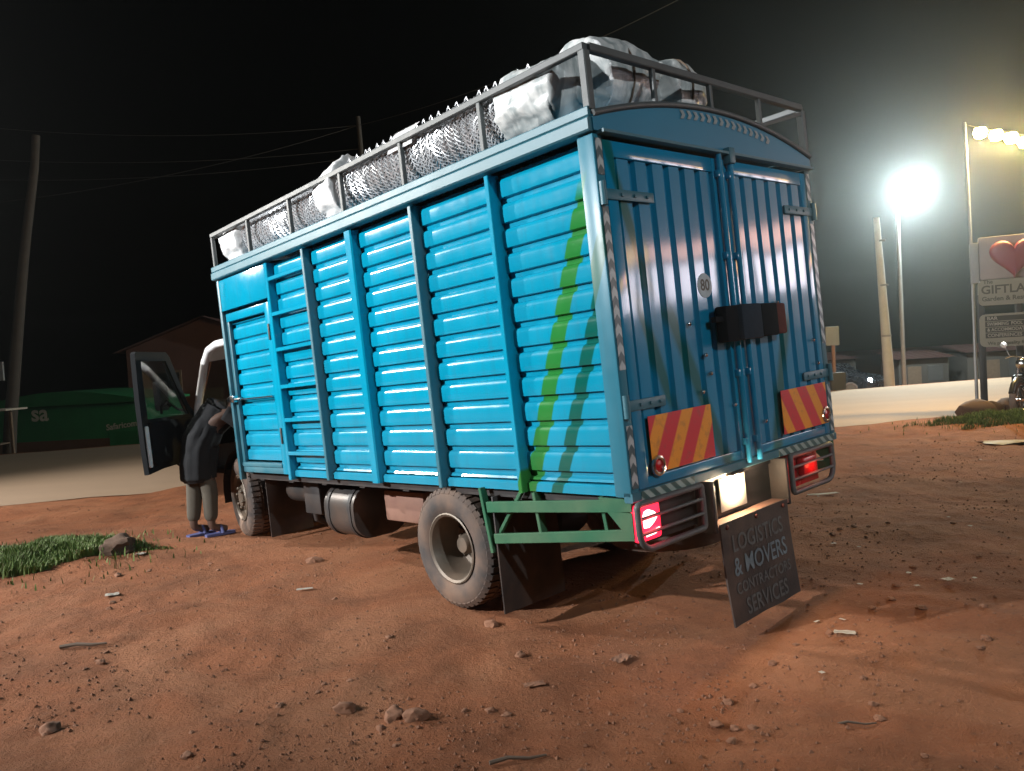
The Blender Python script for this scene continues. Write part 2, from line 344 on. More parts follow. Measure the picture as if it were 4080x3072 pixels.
# ------------------------------------------------------------------ mesh helpers
class MB:
    def __init__(s): s.v, s.f = [], []
    def add(s, vs, fs):
        o = len(s.v); s.v += [tuple(v) for v in vs]; s.f += [tuple(i + o for i in f) for f in fs]; return s
    def box(s, x0, x1, y0, y1, z0, z1):
        v = [(x, y, z) for z in (z0, z1) for y in (y0, y1) for x in (x0, x1)]
        return s.add(v, [(0, 2, 3, 1), (4, 5, 7, 6), (0, 1, 5, 4), (2, 6, 7, 3), (0, 4, 6, 2), (1, 3, 7, 5)])
    def cbox(s, x0, x1, y0, y1, z0, z1, c):
        """box with chamfered edges"""
        bm = bmesh.new(); bmesh.ops.create_cube(bm, size=1)
        for v in bm.verts:
            v.co = Vector(((x0 + x1) / 2 + v.co.x * (x1 - x0), (y0 + y1) / 2 + v.co.y * (y1 - y0), (z0 + z1) / 2 + v.co.z * (z1 - z0)))
        bmesh.ops.bevel(bm, geom=list(bm.edges), offset=c, segments=2, affect='EDGES', profile=0.5)
        bm.verts.index_update()
        s.add([v.co for v in bm.verts], [[v.index for v in f.verts] for f in bm.faces]); bm.free(); return s
    def bar(s, a, b, w, h, up=(0, 0, 1), ch=0.12):
        """rectangular tube between two points, small chamfers"""
        a, b = Vector(a), Vector(b); d = (b - a).normalized(); u = Vector(up)
        if abs(d.dot(u)) > 0.98: u = Vector((1, 0, 0))
        r = d.cross(u).normalized(); u = r.cross(d).normalized()
        c = min(w, h) * ch
        prof = [(-w/2+c, -h/2), (w/2-c, -h/2), (w/2, -h/2+c), (w/2, h/2-c), (w/2-c, h/2), (-w/2+c, h/2), (-w/2, h/2-c), (-w/2, -h/2+c)]
        vs = [p + r * x + u * y for p in (a, b) for x, y in prof]; k = 8
        return s.add(vs, [(i, (i+1) % k, (i+1) % k + k, i + k) for i in range(k)] + [tuple(range(k-1, -1, -1)), tuple(range(k, 2*k))])
    def tube(s, pts, r, n=10, r1=None, cap=True):
        pts = [Vector(p) for p in pts]; k = len(pts); vs = []; prev = None
        for i, p in enumerate(pts):
            d = (pts[min(i+1, k-1)] - pts[max(i-1, 0)]).normalized()
            if prev is None:
                prev = d.orthogonal().normalized()
            a = (prev - d * prev.dot(d)).normalized(); prev = a; b = d.cross(a)
            rr = r if r1 is None else r + (r1 - r) * i / (k - 1)
            if callable(r): rr = r(i / (k - 1))
            vs += [p + a * math.cos(2*pi*j/n) * rr + b * math.sin(2*pi*j/n) * rr for j in range(n)]
        fs = [(i*n + j, i*n + (j+1) % n, (i+1)*n + (j+1) % n, (i+1)*n + j) for i in range(k-1) for j in range(n)]
        if cap: fs += [tuple(range(n-1, -1, -1)), tuple((k-1)*n + j for j in range(n))]
        return s.add(vs, fs)
    def lathe(s, prof, n=32, axis='x', center=(0, 0, 0), close=False):
        """prof: list of (along, radius)"""
        c = Vector(center); vs = []
        for a, r in prof:
            for j in range(n):
                t = 2*pi*j/n; q = {'x': (a, r*math.cos(t), r*math.sin(t)), 'y': (r*math.cos(t), a, r*math.sin(t)), 'z': (r*math.cos(t), r*math.sin(t), a)}[axis]
                vs.append(c + Vector(q))
        k = len(prof)
        fs = [(i*n+j, i*n+(j+1) % n, (i+1)*n+(j+1) % n, (i+1)*n+j) for i in range(k-1) for j in range(n)]
        if close: fs += [((k-1)*n+j, (k-1)*n+(j+1) % n, (j+1) % n, j) for j in range(n)]
        return s.add(vs, fs)
    def prism(s, poly, fn, d0, d1):
        """polygon (u,v) extruded: fn(u,v,d) -> point"""
        k = len(poly); vs = [fn(u, v, d) for d in (d0, d1) for u, v in poly]
        return s.add(vs, [tuple(range(k-1, -1, -1)), tuple(range(k, 2*k))] + [(i, (i+1) % k, (i+1) % k + k, i + k) for i in range(k)])
    def build(s, name, m, parent=None, smooth=None, loc=None):
        me = D.meshes.new(name); me.from_pydata(s.v, [], s.f); me.update()
        bm = bmesh.new(); bm.from_mesh(me); bmesh.ops.recalc_face_normals(bm, faces=bm.faces); bm.to_mesh(me); bm.free()
        if m is not None: me.materials.append(M[m] if isinstance(m, str) else m)
        if smooth:
            me.polygons.foreach_set('use_smooth', [True] * len(me.polygons))
            me.set_sharp_from_angle(angle=R(smooth))
        o = D.objects.new(name, me); COL.objects.link(o)
        if parent is not None: o.parent = parent
        if loc is not None: o.location = loc
        return o

def empty(name, loc=(0, 0, 0), rz=0.0):
    o = D.objects.new(name, None); COL.objects.link(o); o.location = loc; o.rotation_euler = (0, 0, rz); o.empty_display_size = 0.2
    return o
def tag(o, label=None, cat=None, group=None, kind=None):
    if label: o['label'] = label
    if cat: o['category'] = cat
    if group: o['group'] = group
    if kind: o['kind'] = kind
    return o
def text(name, body, m, parent, size, fn, align='CENTER', thick=0.002, sx=1.0, bold=0.022):
    """lettering as a thin mesh; fn(x, y, d) places it"""
    cu = D.curves.new(name, 'FONT'); cu.body = body; cu.size = size; cu.align_x = align; cu.align_y = 'CENTER'; cu.extrude = thick; cu.offset = size * bold
    cu.resolution_u = 3
    t = D.objects.new(name, cu); COL.objects.link(t); bpy.context.view_layer.update()
    me = D.meshes.new_from_object(t); D.objects.remove(t)
    for v in me.vertices: v.co = fn(v.co.x * sx, v.co.y, v.co.z)
    me.materials.clear(); me.materials.append(M[m]); me.update()
    o = D.objects.new(name, me); COL.objects.link(o); o.parent = parent
    return o
def sstep(a, b, x):
    t = max(0.0, min(1.0, (x - a) / (b - a))); return t * t * (3 - 2 * t)
def nv(x, y, z=0.0): return noise.noise(Vector((x, y, z)))

# truck frame -> world (body leans a little, the lot slopes)
TR = Matrix(((0.7378, -0.67299, -0.05232), (0.67426, 0.73843, 0.0097), (0.03211, -0.04243, 0.99858)))
TORG = Vector((0.52942, 3.65761, 0.84678))
def t2w(x, y, z): return TORG + TR @ Vector((x, y, z))
TRT = TR.transposed()
def w2t(p): return TRT @ (Vector(p) - TORG)

# road: near edge from (-6.6, 9.95) to (5.43, 13.33); far edge (-11.8, 17.9) to (14.4, 24.3)
def near_y(x): return 11.80 + 0.281 * x
def far_y(x): return 20.77 + 0.2445 * x

def ground_z(x, y):
    t = w2t((x, y, 0))
    z = 0.068 * sstep(0.2, 1.75, t.x) * (1 - sstep(3.0, 6.0, t.x)) * (1 - sstep(5.5, 8.5, abs(t.y - 2.5)))
    z -= 1.35 * sstep(0.3, 6.0, y - far_y(x))                      # land falls away beyond the road
    near = 1 - sstep(-0.5, 0.6, y - near_y(x))
    near_truck = sstep(0.0, 0.8, abs(t.x - 1.0) - 1.0) + sstep(0.0, 0.8, abs(t.y - 3.0) - 3.0)
    amp = near * (0.35 + 0.65 * min(1.0, near_truck))
    z += amp * (0.030 * nv(x * 0.7, y * 0.7, 3) + 0.022 * nv(x * 2.1, y * 2.1, 9) + 0.015 * nv(x * 5.3, y * 5.3, 5) + 0.009 * nv(x * 12, y * 12, 1))
    # shallow wheel ruts along the road shoulder
    z -= near * 0.03 * math.exp(-((y - near_y(x) + 1.6 + 0.3 * nv(x * 0.4, 2)) / 0.25) ** 2)
    if -7 < t.y < 1.3:
        fade = sstep(-6.5, -3.0, t.y) * (1 - sstep(0.9, 1.3, t.y))
        for xc in (0.28, 1.82):
            e = (t.x - xc - 0.05*math.sin(t.y*0.7)) / 0.15
            z += fade * (-0.016*math.exp(-e**4) + 0.008*math.exp(-((abs(e) - 1.35)/0.35)**2)) * (0.75 + 0.5*nv(x*1.7, y*1.7, 8))
    # low banks: grass hummock left, sign island right
    z += 0.10 * math.exp(-(((x + 4.2) / 1.15) ** 2 + ((y - 6.75) / 0.75) ** 2))
    z += 0.10 * math.exp(-(((x - 8.3) / 1.3) ** 2 + ((y - 12.9) / 0.9) ** 2))
    return z

def axis(segs):
    out = [segs[0][0]]
    for a, b, st in segs:
        k = max(1, round((b - a) / st)); out += [a + (b - a) * (i + 1) / k for i in range(k)]
    return out
gx = axis([(-150, -30, 12), (-30, -12, 1.0), (-12, -6, 0.2), (-6, 5, 0.045), (5, 12, 0.12), (12, 30, 1.0), (30, 150, 12)])
gy = axis([(-60, -6, 6), (-6, 2.2, 0.6), (2.2, 7.5, 0.045), (7.5, 16, 0.1), (16, 34, 0.6), (34, 60, 4), (60, 180, 15)])
mb = MB(); nx = len(gx)
mb.v = [(x, y, ground_z(x, y)) for y in gy for x in gx]
mb.f = [(j*nx+i, j*nx+i+1, (j+1)*nx+i+1, (j+1)*nx+i) for j in range(len(gy)-1) for i in range(nx-1)]
me = D.meshes.new('ground'); me.from_pydata(mb.v, [], mb.f); me.materials.append(M['earth'])
me.polygons.foreach_set('use_smooth', [True] * len(me.polygons))
ground = D.objects.new('ground', me); COL.objects.link(ground); tag(ground, kind='structure')

mb = MB(); xs = axis([(-90, -16, 4), (-16, 18, 0.25), (18, 90, 4)])
for x in xs:
    e0 = near_y(x) + 0.25 + 0.16 * nv(x * 0.9, 7) + 0.09 * nv(x * 3.1, 4); e1 = far_y(x) + 0.1 * nv(x * 1.3, 2)
    for q in (0.0, 0.03, 0.5, 0.97, 1.0):
        y = e0 + (e1 - e0) * q
        mb.v.append((x, y, 0.008 + (0.03 if 0 < q < 1 else 0.0)))
for i in range(len(xs)-1):
    for k in range(4): mb.f.append((i*5+k, (i+1)*5+k, (i+1)*5+k+1, i*5+k+1))
tag(mb.build('road', 'asphalt', smooth=60), kind='structure')

# ------------------------------------------------------------------ the truck
ZB = 0.80
truck = empty('cargo_truck')
TM = TR.to_4x4(); TM.translation = TORG + TR @ Vector((0, 0, -ZB)); truck.matrix_world = TM
tag(truck, 'blue box-bodied cargo truck with corrugated sides parked on the red earth', 'truck')
def part(mb, name, m, smooth=None, label=None):
    o = mb.build(name, m, truck, smooth, (0, 0, ZB))
    if label: o['label'] = label
    return o
L_, W_, H_ = 4.46, 2.10, 1.72

def corr_profile(z0, z1, pitch=0.1345, phase=0.086):
    """(z, depth): wide shallow ridges, narrow valleys; depth 0 = ridge crown, 1 = valley floor"""
    out = [(z0, 1.0)]
    k = math.floor((z0 - phase) / pitch)
    while True:
        c = phase + k * pitch
        for dz, d in ((-0.034, 0.06), (-0.021, 0.30), (-0.0125, 1.0), (0.0115, 1.0), (0.017, 0.12), (0.028, 0.04), (0.047, 0.01), (0.06725, 0.0), (0.0875, 0.01)):
            z = c + dz
            if z0 + 0.004 < z < z1 - 0.004: out.append((z, d))
        k += 1
        if c > z1: break
    return out + [(z1, 1.0)]

def side_sheet(y0, y1, z0, z1, base=0.088, relief=0.027, seed=0):
    mb = MB(); pr = corr_profile(z0, z1); ny = max(4, round((y1 - y0) / 0.08))
    for i in range(ny + 1):
        y = y0 + (y1 - y0) * i / ny
        for z, d in pr:
            w = (0.0035 * nv(y * 2.6 + seed, z * 2.0, seed) + 0.0012 * nv(y * 9 + seed, z * 6.0, seed)) * (0 if i in (0, ny) else 1)
            mb.v.append((base - relief * (1 - d) + w, y, z))
    k = len(pr)
    mb.f = [(i*k+j, (i+1)*k+j, (i+1)*k+j+1, i*k+j+1) for i in range(ny) for j in range(k-1)]
    # backing face gives the sheet thickness
    o = len(mb.v)
    mb.v += [(base + 0.012, y0, z0), (base + 0.012, y1, z0), (base + 0.012, y1, z1), (base + 0.012, y0, z1)]; mb.f.append((o, o+3, o+2, o+1))
    return mb
bays = [(0.10, 0.755), (0.785, 1.475), (1.505, 2.185), (2.265, 2.855), (2.885, 3.475)]
for i, (a, b) in enumerate(bays):
    part(side_sheet(a, b, 0.045, 1.705, seed=i * 3.1), 'side_panel', 'side', 30)
# folded skirt under the panels
for i, (a, b) in enumerate(bays):
    mb = MB(); mb.prism([(0.040, -0.008), (0.040, 0.034), (0.052, 0.043), (0.1, 0.043), (0.1, -0.008)], lambda u, v, d: (u, d, v), a, b)
    part(mb, 'skirt', 'side', 30)
for y in (0.77, 1.49, 2.87):
    part(MB().bar((0.042, y, -0.012), (0.042, y, 1.705), 0.034, 0.084, up=(1, 0, 0)), 'side_post', 'side' if y < 1 else 'frame', 20)
part(MB().bar((0.043, 2.225, -0.012), (0.043, 2.225, 1.705), 0.085, 0.082, up=(1, 0, 0)), 'side_post', 'side', 20)
part(MB().bar((0.043, 3.487, -0.03), (0.043, 3.487, 1.705), 0.045, 0.082, up=(1, 0, 0)), 'side_post', 'side', 20)
# corner posts
part(MB().cbox(0.0, 0.062, 0.0, 0.10, -0.005, 1.712, 0.006), 'corner_post', 'corner', 40)
part(MB().box(0.0625, 0.099, 0.056, 0.097, 0.0, 1.70), 'corner_filler', 'side')
part(MB().cbox(W_ - 0.062, W_, 0.0, 0.10, -0.005, 1.712, 0.006), 'corner_post', 'frame', 40)
part(MB().cbox(0.0, 0.05, L_ - 0.045, L_, -0.06, 1.712, 0.006), 'corner_post', 'frame', 40)
part(MB().cbox(W_ - 0.05, W_, L_ - 0.045, L_, -0.02, 1.712, 0.006), 'corner_post', 'frame', 40)
# ladder rungs between two posts
for z in (1.574, 1.294, 1.011, 0.715, 0.448, 0.182):
    part(MB().bar((0.026, 2.887, z), (0.026, 3.466, z), 0.045, 0.030), 'rung', 'side', 20)
# front side door with its own frame
hdr = MB().cbox(0.004, 0.055, 3.512, 4.414, 1.435, 1.705, 0.004); part(hdr, 'door_header', 'side', 40)
sd = part(side_sheet(3.60, 4.36, 0.10, 1.33, base=0.088, seed=21), 'side_door', 'side', 30)
def sub(mb, name, m, par, smooth=None, label=None):
    o = mb.build(name, m, par, smooth)
    if label: o['label'] = label
    return o
sub(MB().cbox(0.006, 0.058, 3.515, 3.598, 0.012, 1.405, 0.004), 'door_stile', 'side', sd, 40)
sub(MB().cbox(0.030, 0.060, 4.362, 4.412, 0.012, 1.405, 0.004), 'door_stile', 'frame', sd, 40)
sub(MB().cbox(0.010, 0.060, 3.60, 4.36, 1.335, 1.405, 0.004), 'door_rail', 'side', sd, 40)
sub(MB().cbox(0.008, 0.060, 3.60, 4.36, 0.012, 0.062, 0.004), 'door_rail', 'frame', sd, 40)
sub(MB().cbox(0.000, 0.060, 3.60, 4.36, 0.064, 0.098, 0.004), 'door_rail', 'frame', sd, 40)
for z in (1.10, 0.26):
    sub(MB().cbox(-0.004, 0.004, 3.53, 3.555, z, z + 0.13, 0.003), 'hinge', 'black_metal', sd, 40)
lt = MB(); lt.tube([(-0.012, 4.20, 0.655), (-0.012, 4.47, 0.655)], 0.012, 8); lt.cbox(-0.03, 0.02, 4.33, 4.42, 0.63, 0.69, 0.006)
lt.bar((0.01, 3.62, 0.65), (0.01, 4.2, 0.65), 0.02, 0.012)
sub(lt, 'latch', 'chrome', sd, 40)
# right side, front wall, floor: plain but complete
mb = side_sheet(0.1, L_ - 0.05, 0.0, 1.70, seed=40); mb.v = [(W_ - x, y, z) for x, y, z in mb.v]; part(mb, 'side_panel', 'side', 30)
part(MB().box(0.06, W_ - 0.06, L_ - 0.032, L_ - 0.008, 0.0, 1.70), 'front_wall', 'side')
part(MB().box(0.08, W_ - 0.08, 0.04, L_ - 0.035, -0.06, -0.012), 'box_floor', 'black_metal')
# roof edge rails: two stacked tubes per side
for xa, xs_ in ((0.0, 1), (W_, -1)):
    part(MB().bar((xa + 0.014 * xs_, -0.004, 1.752), (xa + 0.014 * xs_, L_ + 0.02, 1.752), 0.085, 0.066, up=(0, 0, 1)), 'roof_rail', 'frame', 20)
    part(MB().bar((xa + 0.010 * xs_, -0.004, 1.811), (xa + 0.010 * xs_, L_ + 0.02, 1.811), 0.062, 0.046, up=(0, 0, 1)), 'roof_rail', 'frame', 20)
part(MB().bar((0.05, L_ - 0.01, 1.752), (W_ - 0.05, L_ - 0.01, 1.752), 0.05, 0.06), 'roof_rail', 'frame', 20)
def arch(x, top=1.945, edge=1.795): return edge + (top - edge) * (1 - ((x - W_/2) / (W_/2)) ** 2)
# arched roof skin
mb = MB(); nxr = 24
for y in (0.02, L_ - 0.01):
    for k in range(nxr + 1):
        x = 0.05 + (W_ - 0.1) * k / nxr; mb.v.append((x, y, arch(x) - 0.012))
mb.f = [(k, k+1, nxr+2+k, nxr+1+k) for k in range(nxr)]
part(mb, 'roof', 'fascia', 60)
# arched rear fascia with rim bead
poly = [(0.0, 1.722), (W_, 1.722)] + [(W_ * (1 - k/24), arch(W_ * (1 - k/24))) for k in range(25)]
part(MB().prism(poly, lambda u, v, d: (u, d, v), -0.012, 0.012), 'rear_fascia', 'fascia', label='curved blue panel above the rear doors')
part(MB().tube([(W_ * k/30, -0.016, arch(W_ * k/30) + 0.004) for k in range(31)], 0.016, 8), 'fascia_bead', 'grey_tube', 60)
part(MB().bar((0.03, -0.022, 1.716), (W_ - 0.02, -0.022, 1.716), 0.05, 0.016), 'rain_strip', 'frame', 20)
mb = MB(); N_ = 30
for k in range(N_ + 1):
    x = 0.70 + 0.92 * k / N_; zc = arch(x) - 0.042 - 0.018 * k / N_
    mb.v += [(x, -0.0165, zc - 0.022), (x + 0.020, -0.0165, zc), (x, -0.0165, zc + 0.022)]
mb.f = [f for k in range(N_) for f in ((3*k, 3*k+3, 3*k+4, 3*k+1), (3*k+1, 3*k+4, 3*k+5, 3*k+2))]
# arrows as separate little chevrons
mb2 = MB()
for k in range(0, N_, 2):
    a, b = k, k + 1
    P = [mb.v[3*a], mb.v[3*a+1], mb.v[3*a+2], mb.v[3*b+2], mb.v[3*b+1], mb.v[3*b]]
    mb2.add(P, [(0, 5, 4, 1), (1, 4, 3, 2)])
M['arrow_grey'] = simple('grey_arrow_tape', (0.25, 0.30, 0.31), 0.35, var=0.2, scale=20)
part(mb2, 'arrow_tape', 'arrow_grey')

# rear doors: vertical ribs
def rear_sheet(x0, x1, z0, z1, n_rib, seed):
    mb = MB(); pitch = (x1 - x0) / n_rib; pr = [(x0, 1.0)]
    for k in range(n_rib):
        c = x0 + pitch * (k + 0.5); hw = pitch * 0.5
        for dx, d in ((-0.76, 1.0), (-0.62, 0.0), (-0.2, -0.02), (0.2, -0.02), (0.62, 0.0), (0.76, 1.0)): pr.append((c + dx * hw, d))
    pr.append((x1, 1.0)); nz_ = 18
    for j in range(nz_ + 1):
        z = z0 + (z1 - z0) * j / nz_
        for x, d in pr:
            w = 0.003 * nv(x * 2.3 + seed, z * 2.2, seed) * (0 if j in (0, nz_) else 1)
            mb.v.append((x, 0.034 - 0.024 * (1 - d) + w, z))
    k = len(pr); mb.f = [(j*k+i, j*k+i+1, (j+1)*k+i+1, (j+1)*k+i) for j in range(nz_) for i in range(k-1)]
    o = len(mb.v); mb.v += [(x0, 0.046, z0), (x1, 0.046, z0), (x1, 0.046, z1), (x0, 0.046, z1)]; mb.f.append((o, o+1, o+2, o+3))
    return mb
doors = []
for i, (x0, x1) in enumerate(((0.066, 1.062), (1.072, W_ - 0.066))):
    d = part(rear_sheet(x0 + 0.075, x1 - 0.085 if i == 0 else x1 - 0.06, 0.075, 1.610, 6, 60 + i * 9), 'rear_door', 'rear', 30)
    xr = x1 - 0.085 if i == 0 else x1 - 0.06; xl = x0 + 0.075
    sub(MB().cbox(x0, xl, 0.0, 0.05, 0.022, 1.69, 0.004), 'door_stile', 'rear', d, 40)
    sub(MB().cbox(xr, x1, 0.0, 0.05, 0.022, 1.69, 0.004), 'door_stile', 'rear', d, 40)
    sub(MB().cbox(xl, xr, 0.002, 0.05, 1.612, 1.69, 0.004), 'door_rail', 'rear', d, 40)
    sub(MB().cbox(xl, xr, 0.002, 0.05, 0.022, 0.073, 0.004), 'door_rail', 'rear', d, 40)
    doors.append(d)
# hinges
for d, xa, xb, zz in ((0, 0.02, 0.41, 1.43), (0, 0.02, 0.33, 0.425), (1, 1.72, 2.085, 1.445), (1, 1.75, 2.085, 0.41)):
    mb = MB(); mb.cbox(xa, xb, -0.010, 0.000, zz - 0.026, zz + 0.026, 0.004)
    xe = xa if d == 0 else xb
    mb.tube([(xe, -0.012, zz - 0.055), (xe, -0.012, zz + 0.055)], 0.017, 10)
    for q in (0.35, 0.6, 0.85):
        xx = xa + (xb - xa) * (q if d == 0 else 1 - q); mb.cbox(xx - 0.008, xx + 0.008, -0.018, -0.010, zz - 0.008, zz + 0.008, 0.002)
    sub(mb, 'hinge', 'frame', doors[d], 40)
# warning plates and round reflectors
pl = sub(MB().cbox(0.165, 0.70, -0.0155, -0.012, 0.085, 0.362, 0.001), 'warning_plate', 'plateL', doors[0], label='red plate with slanting orange stripes on the left rear door')
pr_ = sub(MB().cbox(1.435, 1.998, -0.0155, -0.012, 0.095, 0.354, 0.001), 'warning_plate', 'plateR', doors[1], label='red plate with orange stripes slanting the other way, right rear door')
for d, xx, zz in ((0, 0.205, 0.118), (1, 1.965, 0.150)):
    mb = MB().lathe([(-0.016, 0.030), (-0.026, 0.032), (-0.030, 0.040), (-0.026, 0.050), (-0.016, 0.052)], 24, 'y', (xx, 0, zz)); sub(mb, 'reflector_ring', 'chrome', doors[d], 40)
    mb = MB().lathe([(-0.0165, 0.031), (-0.022, 0.022), (-0.024, 0.0005)], 20, 'y', (xx, 0, zz)); sub(mb, 'reflector', 'red_dim', doors[d], 40)
# arrow tapes on the left edge and the sills
for z0, z1 in ((1.52, 1.69), (0.60, 1.37), (0.035, 0.335)):
    part(MB().box(0.012, 0.056, -0.0035, -0.001, z0, z1), 'reflective_tape', 'side_tape')
    part(MB().box(W_ - 0.056, W_ - 0.012, -0.0035, -0.001, z0, z1), 'reflective_tape', 'side_tape')
part(MB().bar((0.0, 0.02, -0.005), (W_, 0.02, -0.005), 0.052, 0.048), 'rear_sill', 'frame', 20)
for x0, x1 in ((0.065, 0.50), (1.36, 2.06)):
    part(MB().box(x0, x1, -0.0095, -0.0065, -0.026, 0.016), 'reflective_tape', 'sill_tape')
# locking rods and lock boxes at the middle
for x in (1.015, 1.125):
    mb = MB().tube([(x, -0.022, 0.0), (x, -0.022, 1.73)], 0.017, 12)
    for z in (0.12, 0.5, 1.15, 1.6): mb.cbox(x - 0.028, x + 0.028, -0.03, 0.0, z - 0.02, z + 0.02, 0.004)
    part(mb, 'lock_rod', 'rear', 40)
part(MB().cbox(1.09, 1.15, -0.05, 0.0, 1.66, 1.75, 0.008), 'rod_bracket', 'frame', 40)
part(MB().cbox(0.83, 0.955, -0.085, -0.012, 0.675, 0.868, 0.012), 'lock_box', 'lock', 40)
part(MB().cbox(0.957, 1.165, -0.105, -0.012, 0.678, 0.872, 0.012), 'lock_box', 'lock_mid', 40, 'grey middle block of the door lock')
part(MB().cbox(1.20, 1.375, -0.085, -0.012, 0.685, 0.872, 0.012), 'lock_box', 'lock', 40)
part(MB().cbox(1.377, 1.475, -0.080, -0.012, 0.690, 0.868, 0.012), 'lock_box', 'rust', 40, 'rusty outer block of the door lock')
part(MB().bar((0.76, -0.05, 0.80), (0.84, -0.05, 0.80), 0.03, 0.03), 'lock_pin', 'lock', 20)
# round speed sticker reading 80
M['sticker'] = simple('worn_grey_sticker', (0.33, 0.40, 0.42), 0.5, var=0.45, scale=30)
st = part(MB().lathe([(0.0068, 0.0005), (0.0068, 0.066), (0.009, 0.067)], 28, 'y', (0.80, 0, 0.99)), 'speed_sticker', 'sticker')
text('sticker_text', '80', 'sign_ink', st, 0.085, lambda u, v, d: Vector((0.80 + u, 0.0062 - d * 0.2, 0.99 + v)), thick=0.001)
# bolts
mb_xz = [(0.60, 0.79), (0.66, 0.43), (0.72, 0.62), (0.75, 0.52), (1.92, 0.63), (1.95, 0.48), (1.52, 0.88), (1.25, 0.2), (0.95, 0.33)]
for x, z in mb_xz:
    part(MB().lathe([(-0.002, 0.012), (-0.012, 0.011), (-0.016, 0.006), (-0.017, 0.0005)], 10, 'y', (x, 0.0, z)), 'bolt', 'chrome', 40)

# roof rack railing
def rail(a, b, w=0.032): return MB().bar(a, b, w, w)
HR = 2.113
part(rail((0.012, 0.0, HR), (0.012, L_, HR), 0.036), 'rack_rail', 'grey_tube', 20)
part(rail((W_ - 0.012, 0.0, HR), (W_ - 0.012, L_, HR), 0.036), 'rack_rail', 'grey_tube', 20)
part(rail((0.032, 0.004, HR), (W_ - 0.032, 0.004, HR), 0.040), 'rack_rail', 'grey_tube', 20)
part(rail((0.032, L_ - 0.004, HR), (W_ - 0.032, L_ - 0.004, HR), 0.036), 'rack_rail', 'grey_tube', 20)
for y in (L_ - 0.01, 3.72, 2.99, 2.235, 1.515, 0.765, 0.01):
    w = 0.044 if y < 0.1 else 0.030
    for x in (0.012, W_ - 0.012):
        part(rail((x, y, 1.82), (x, y, HR - 0.019), w), 'rack_post', 'grey_tube', 20)
for x in (0.522, 1.035, 1.55):
    part(rail((x, 0.004, arch(x) + 0.005), (x, 0.004, HR - 0.021), 0.026), 'rack_post', 'grey_tube', 20)
part(rail((1.56, 0.004, arch(1.56) + 0.03), (2.06, 0.004, HR - 0.04), 0.024), 'rack_brace', 'grey_tube', 20)

# chassis
for x in (0.68, 1.42):
    part(MB().cbox(x - 0.035, x + 0.035, 0.02, 6.0, -0.27, -0.075, 0.006), 'chassis_rail', 'black_metal', 40)
for y in (0.1, 0.8, 2.3, 3.4, 4.3):
    part(MB().cbox(0.717, 1.383, y - 0.04, y + 0.04, -0.24, -0.10, 0.006), 'cross_member', 'black_metal', 40)
for y in [0.35 + 0.55 * k for k in range(8)]:
    part(MB().box(0.09, W_ - 0.09, y - 0.035, y + 0.035, -0.073, -0.061), 'floor_bearer', 'black_metal')
# axles with differential
RY, RZ, RAD = 1.53, -0.405, 0.375
ax = MB().tube([(0.35, RY, RZ), (1.75, RY, RZ)], 0.055, 14); ax.lathe([(-0.17, 0.06), (-0.13, 0.13), (0, 0.17), (0.13, 0.13), (0.17, 0.06)], 20, 'x', (1.05, RY, RZ))
part(ax, 'rear_axle', 'black_metal', 40)
FY, FZ = 4.89, -0.278
part(MB().tube([(0.35, FY, FZ), (1.75, FY, FZ)], 0.05, 12), 'front_axle', 'black_metal', 40)
part(MB().tube([(1.05, RY + 0.1, RZ + 0.02), (1.05, 4.5, -0.15)], 0.045, 12), 'propeller_shaft', 'black_metal', 40)
for x in (0.52, 1.58):
    for k in range(4):
        part(MB().bar((x, RY - 0.55 + 0.07 * k, -0.24 - 0.012 * k), (x, RY + 0.55 - 0.07 * k, -0.24 - 0.012 * k), 0.06, 0.011), 'leaf_spring', 'black_metal', 20)

def tyre_mesh(width=0.21, rad=RAD, lugs=46):
    hw = width / 2
    prof = [(-hw*0.78, 0.212), (-hw*0.98, 0.245), (-hw*1.06, 0.285), (-hw*1.0, 0.328), (-hw*0.88, rad-0.022), (-hw*0.80, rad-0.010),
            (-hw*0.3, rad-0.006), (hw*0.3, rad-0.006), (hw*0.80, rad-0.010), (hw*0.88, rad-0.022), (hw*1.0, 0.328), (hw*1.06, 0.285), (hw*0.98, 0.245), (hw*0.78, 0.212)]
    mb = MB().lathe(prof, 64, 'x', close=True)
    for k in range(lugs):
        t = 2*pi*k/lugs; dt = 2*pi/lugs*0.34
        for s in (-1, 1):
            tt = t + (0.5 * 2*pi/lugs if s > 0 else 0); vs = []
            for ang in (tt - dt, tt + dt):
                for xx, r0 in ((0.10, rad - 0.012), (0.74, rad - 0.016), (0.93, rad - 0.045)):
                    for r in (r0, r0 + 0.016):
                        vs.append((s * hw * (xx + (0.02 if r > r0 and xx > 0.9 else 0)), r*math.cos(ang), r*math.sin(ang)))
            fs = [(0, 2, 3, 1), (2, 4, 5, 3), (6, 7, 9, 8), (8, 9, 11, 10), (1, 3, 9, 7), (3, 5, 11, 9), (0, 1, 7, 6), (4, 10, 11, 5)]
            mb.add(vs, fs)
    return mb
def rim_rear(): # outer dual wheel: deep dish, outboard is -x
    mb = MB().lathe([(-0.088, 0.214), (-0.100, 0.222), (-0.104, 0.214), (-0.094, 0.200), (-0.070, 0.192), (-0.02, 0.183), (0.08, 0.176), (0.098, 0.165), (0.108, 0.135), (0.095, 0.118), (0.09, 0.088), (0.085, 0.086), (0.085, 0.0005)], 44, 'x')
    return mb
def rim_front():
    mb = MB().lathe([(0.09, 0.214), (0.09, 0.19), (-0.05, 0.182), (-0.088, 0.19), (-0.100, 0.222), (-0.106, 0.214), (-0.094, 0.198), (-0.060, 0.186), (-0.030, 0.172), (-0.036, 0.145), (-0.075, 0.115), (-0.085, 0.105), (-0.082, 0.085), (-0.10, 0.082), (-0.10, 0.0005)], 44, 'x')
    return mb
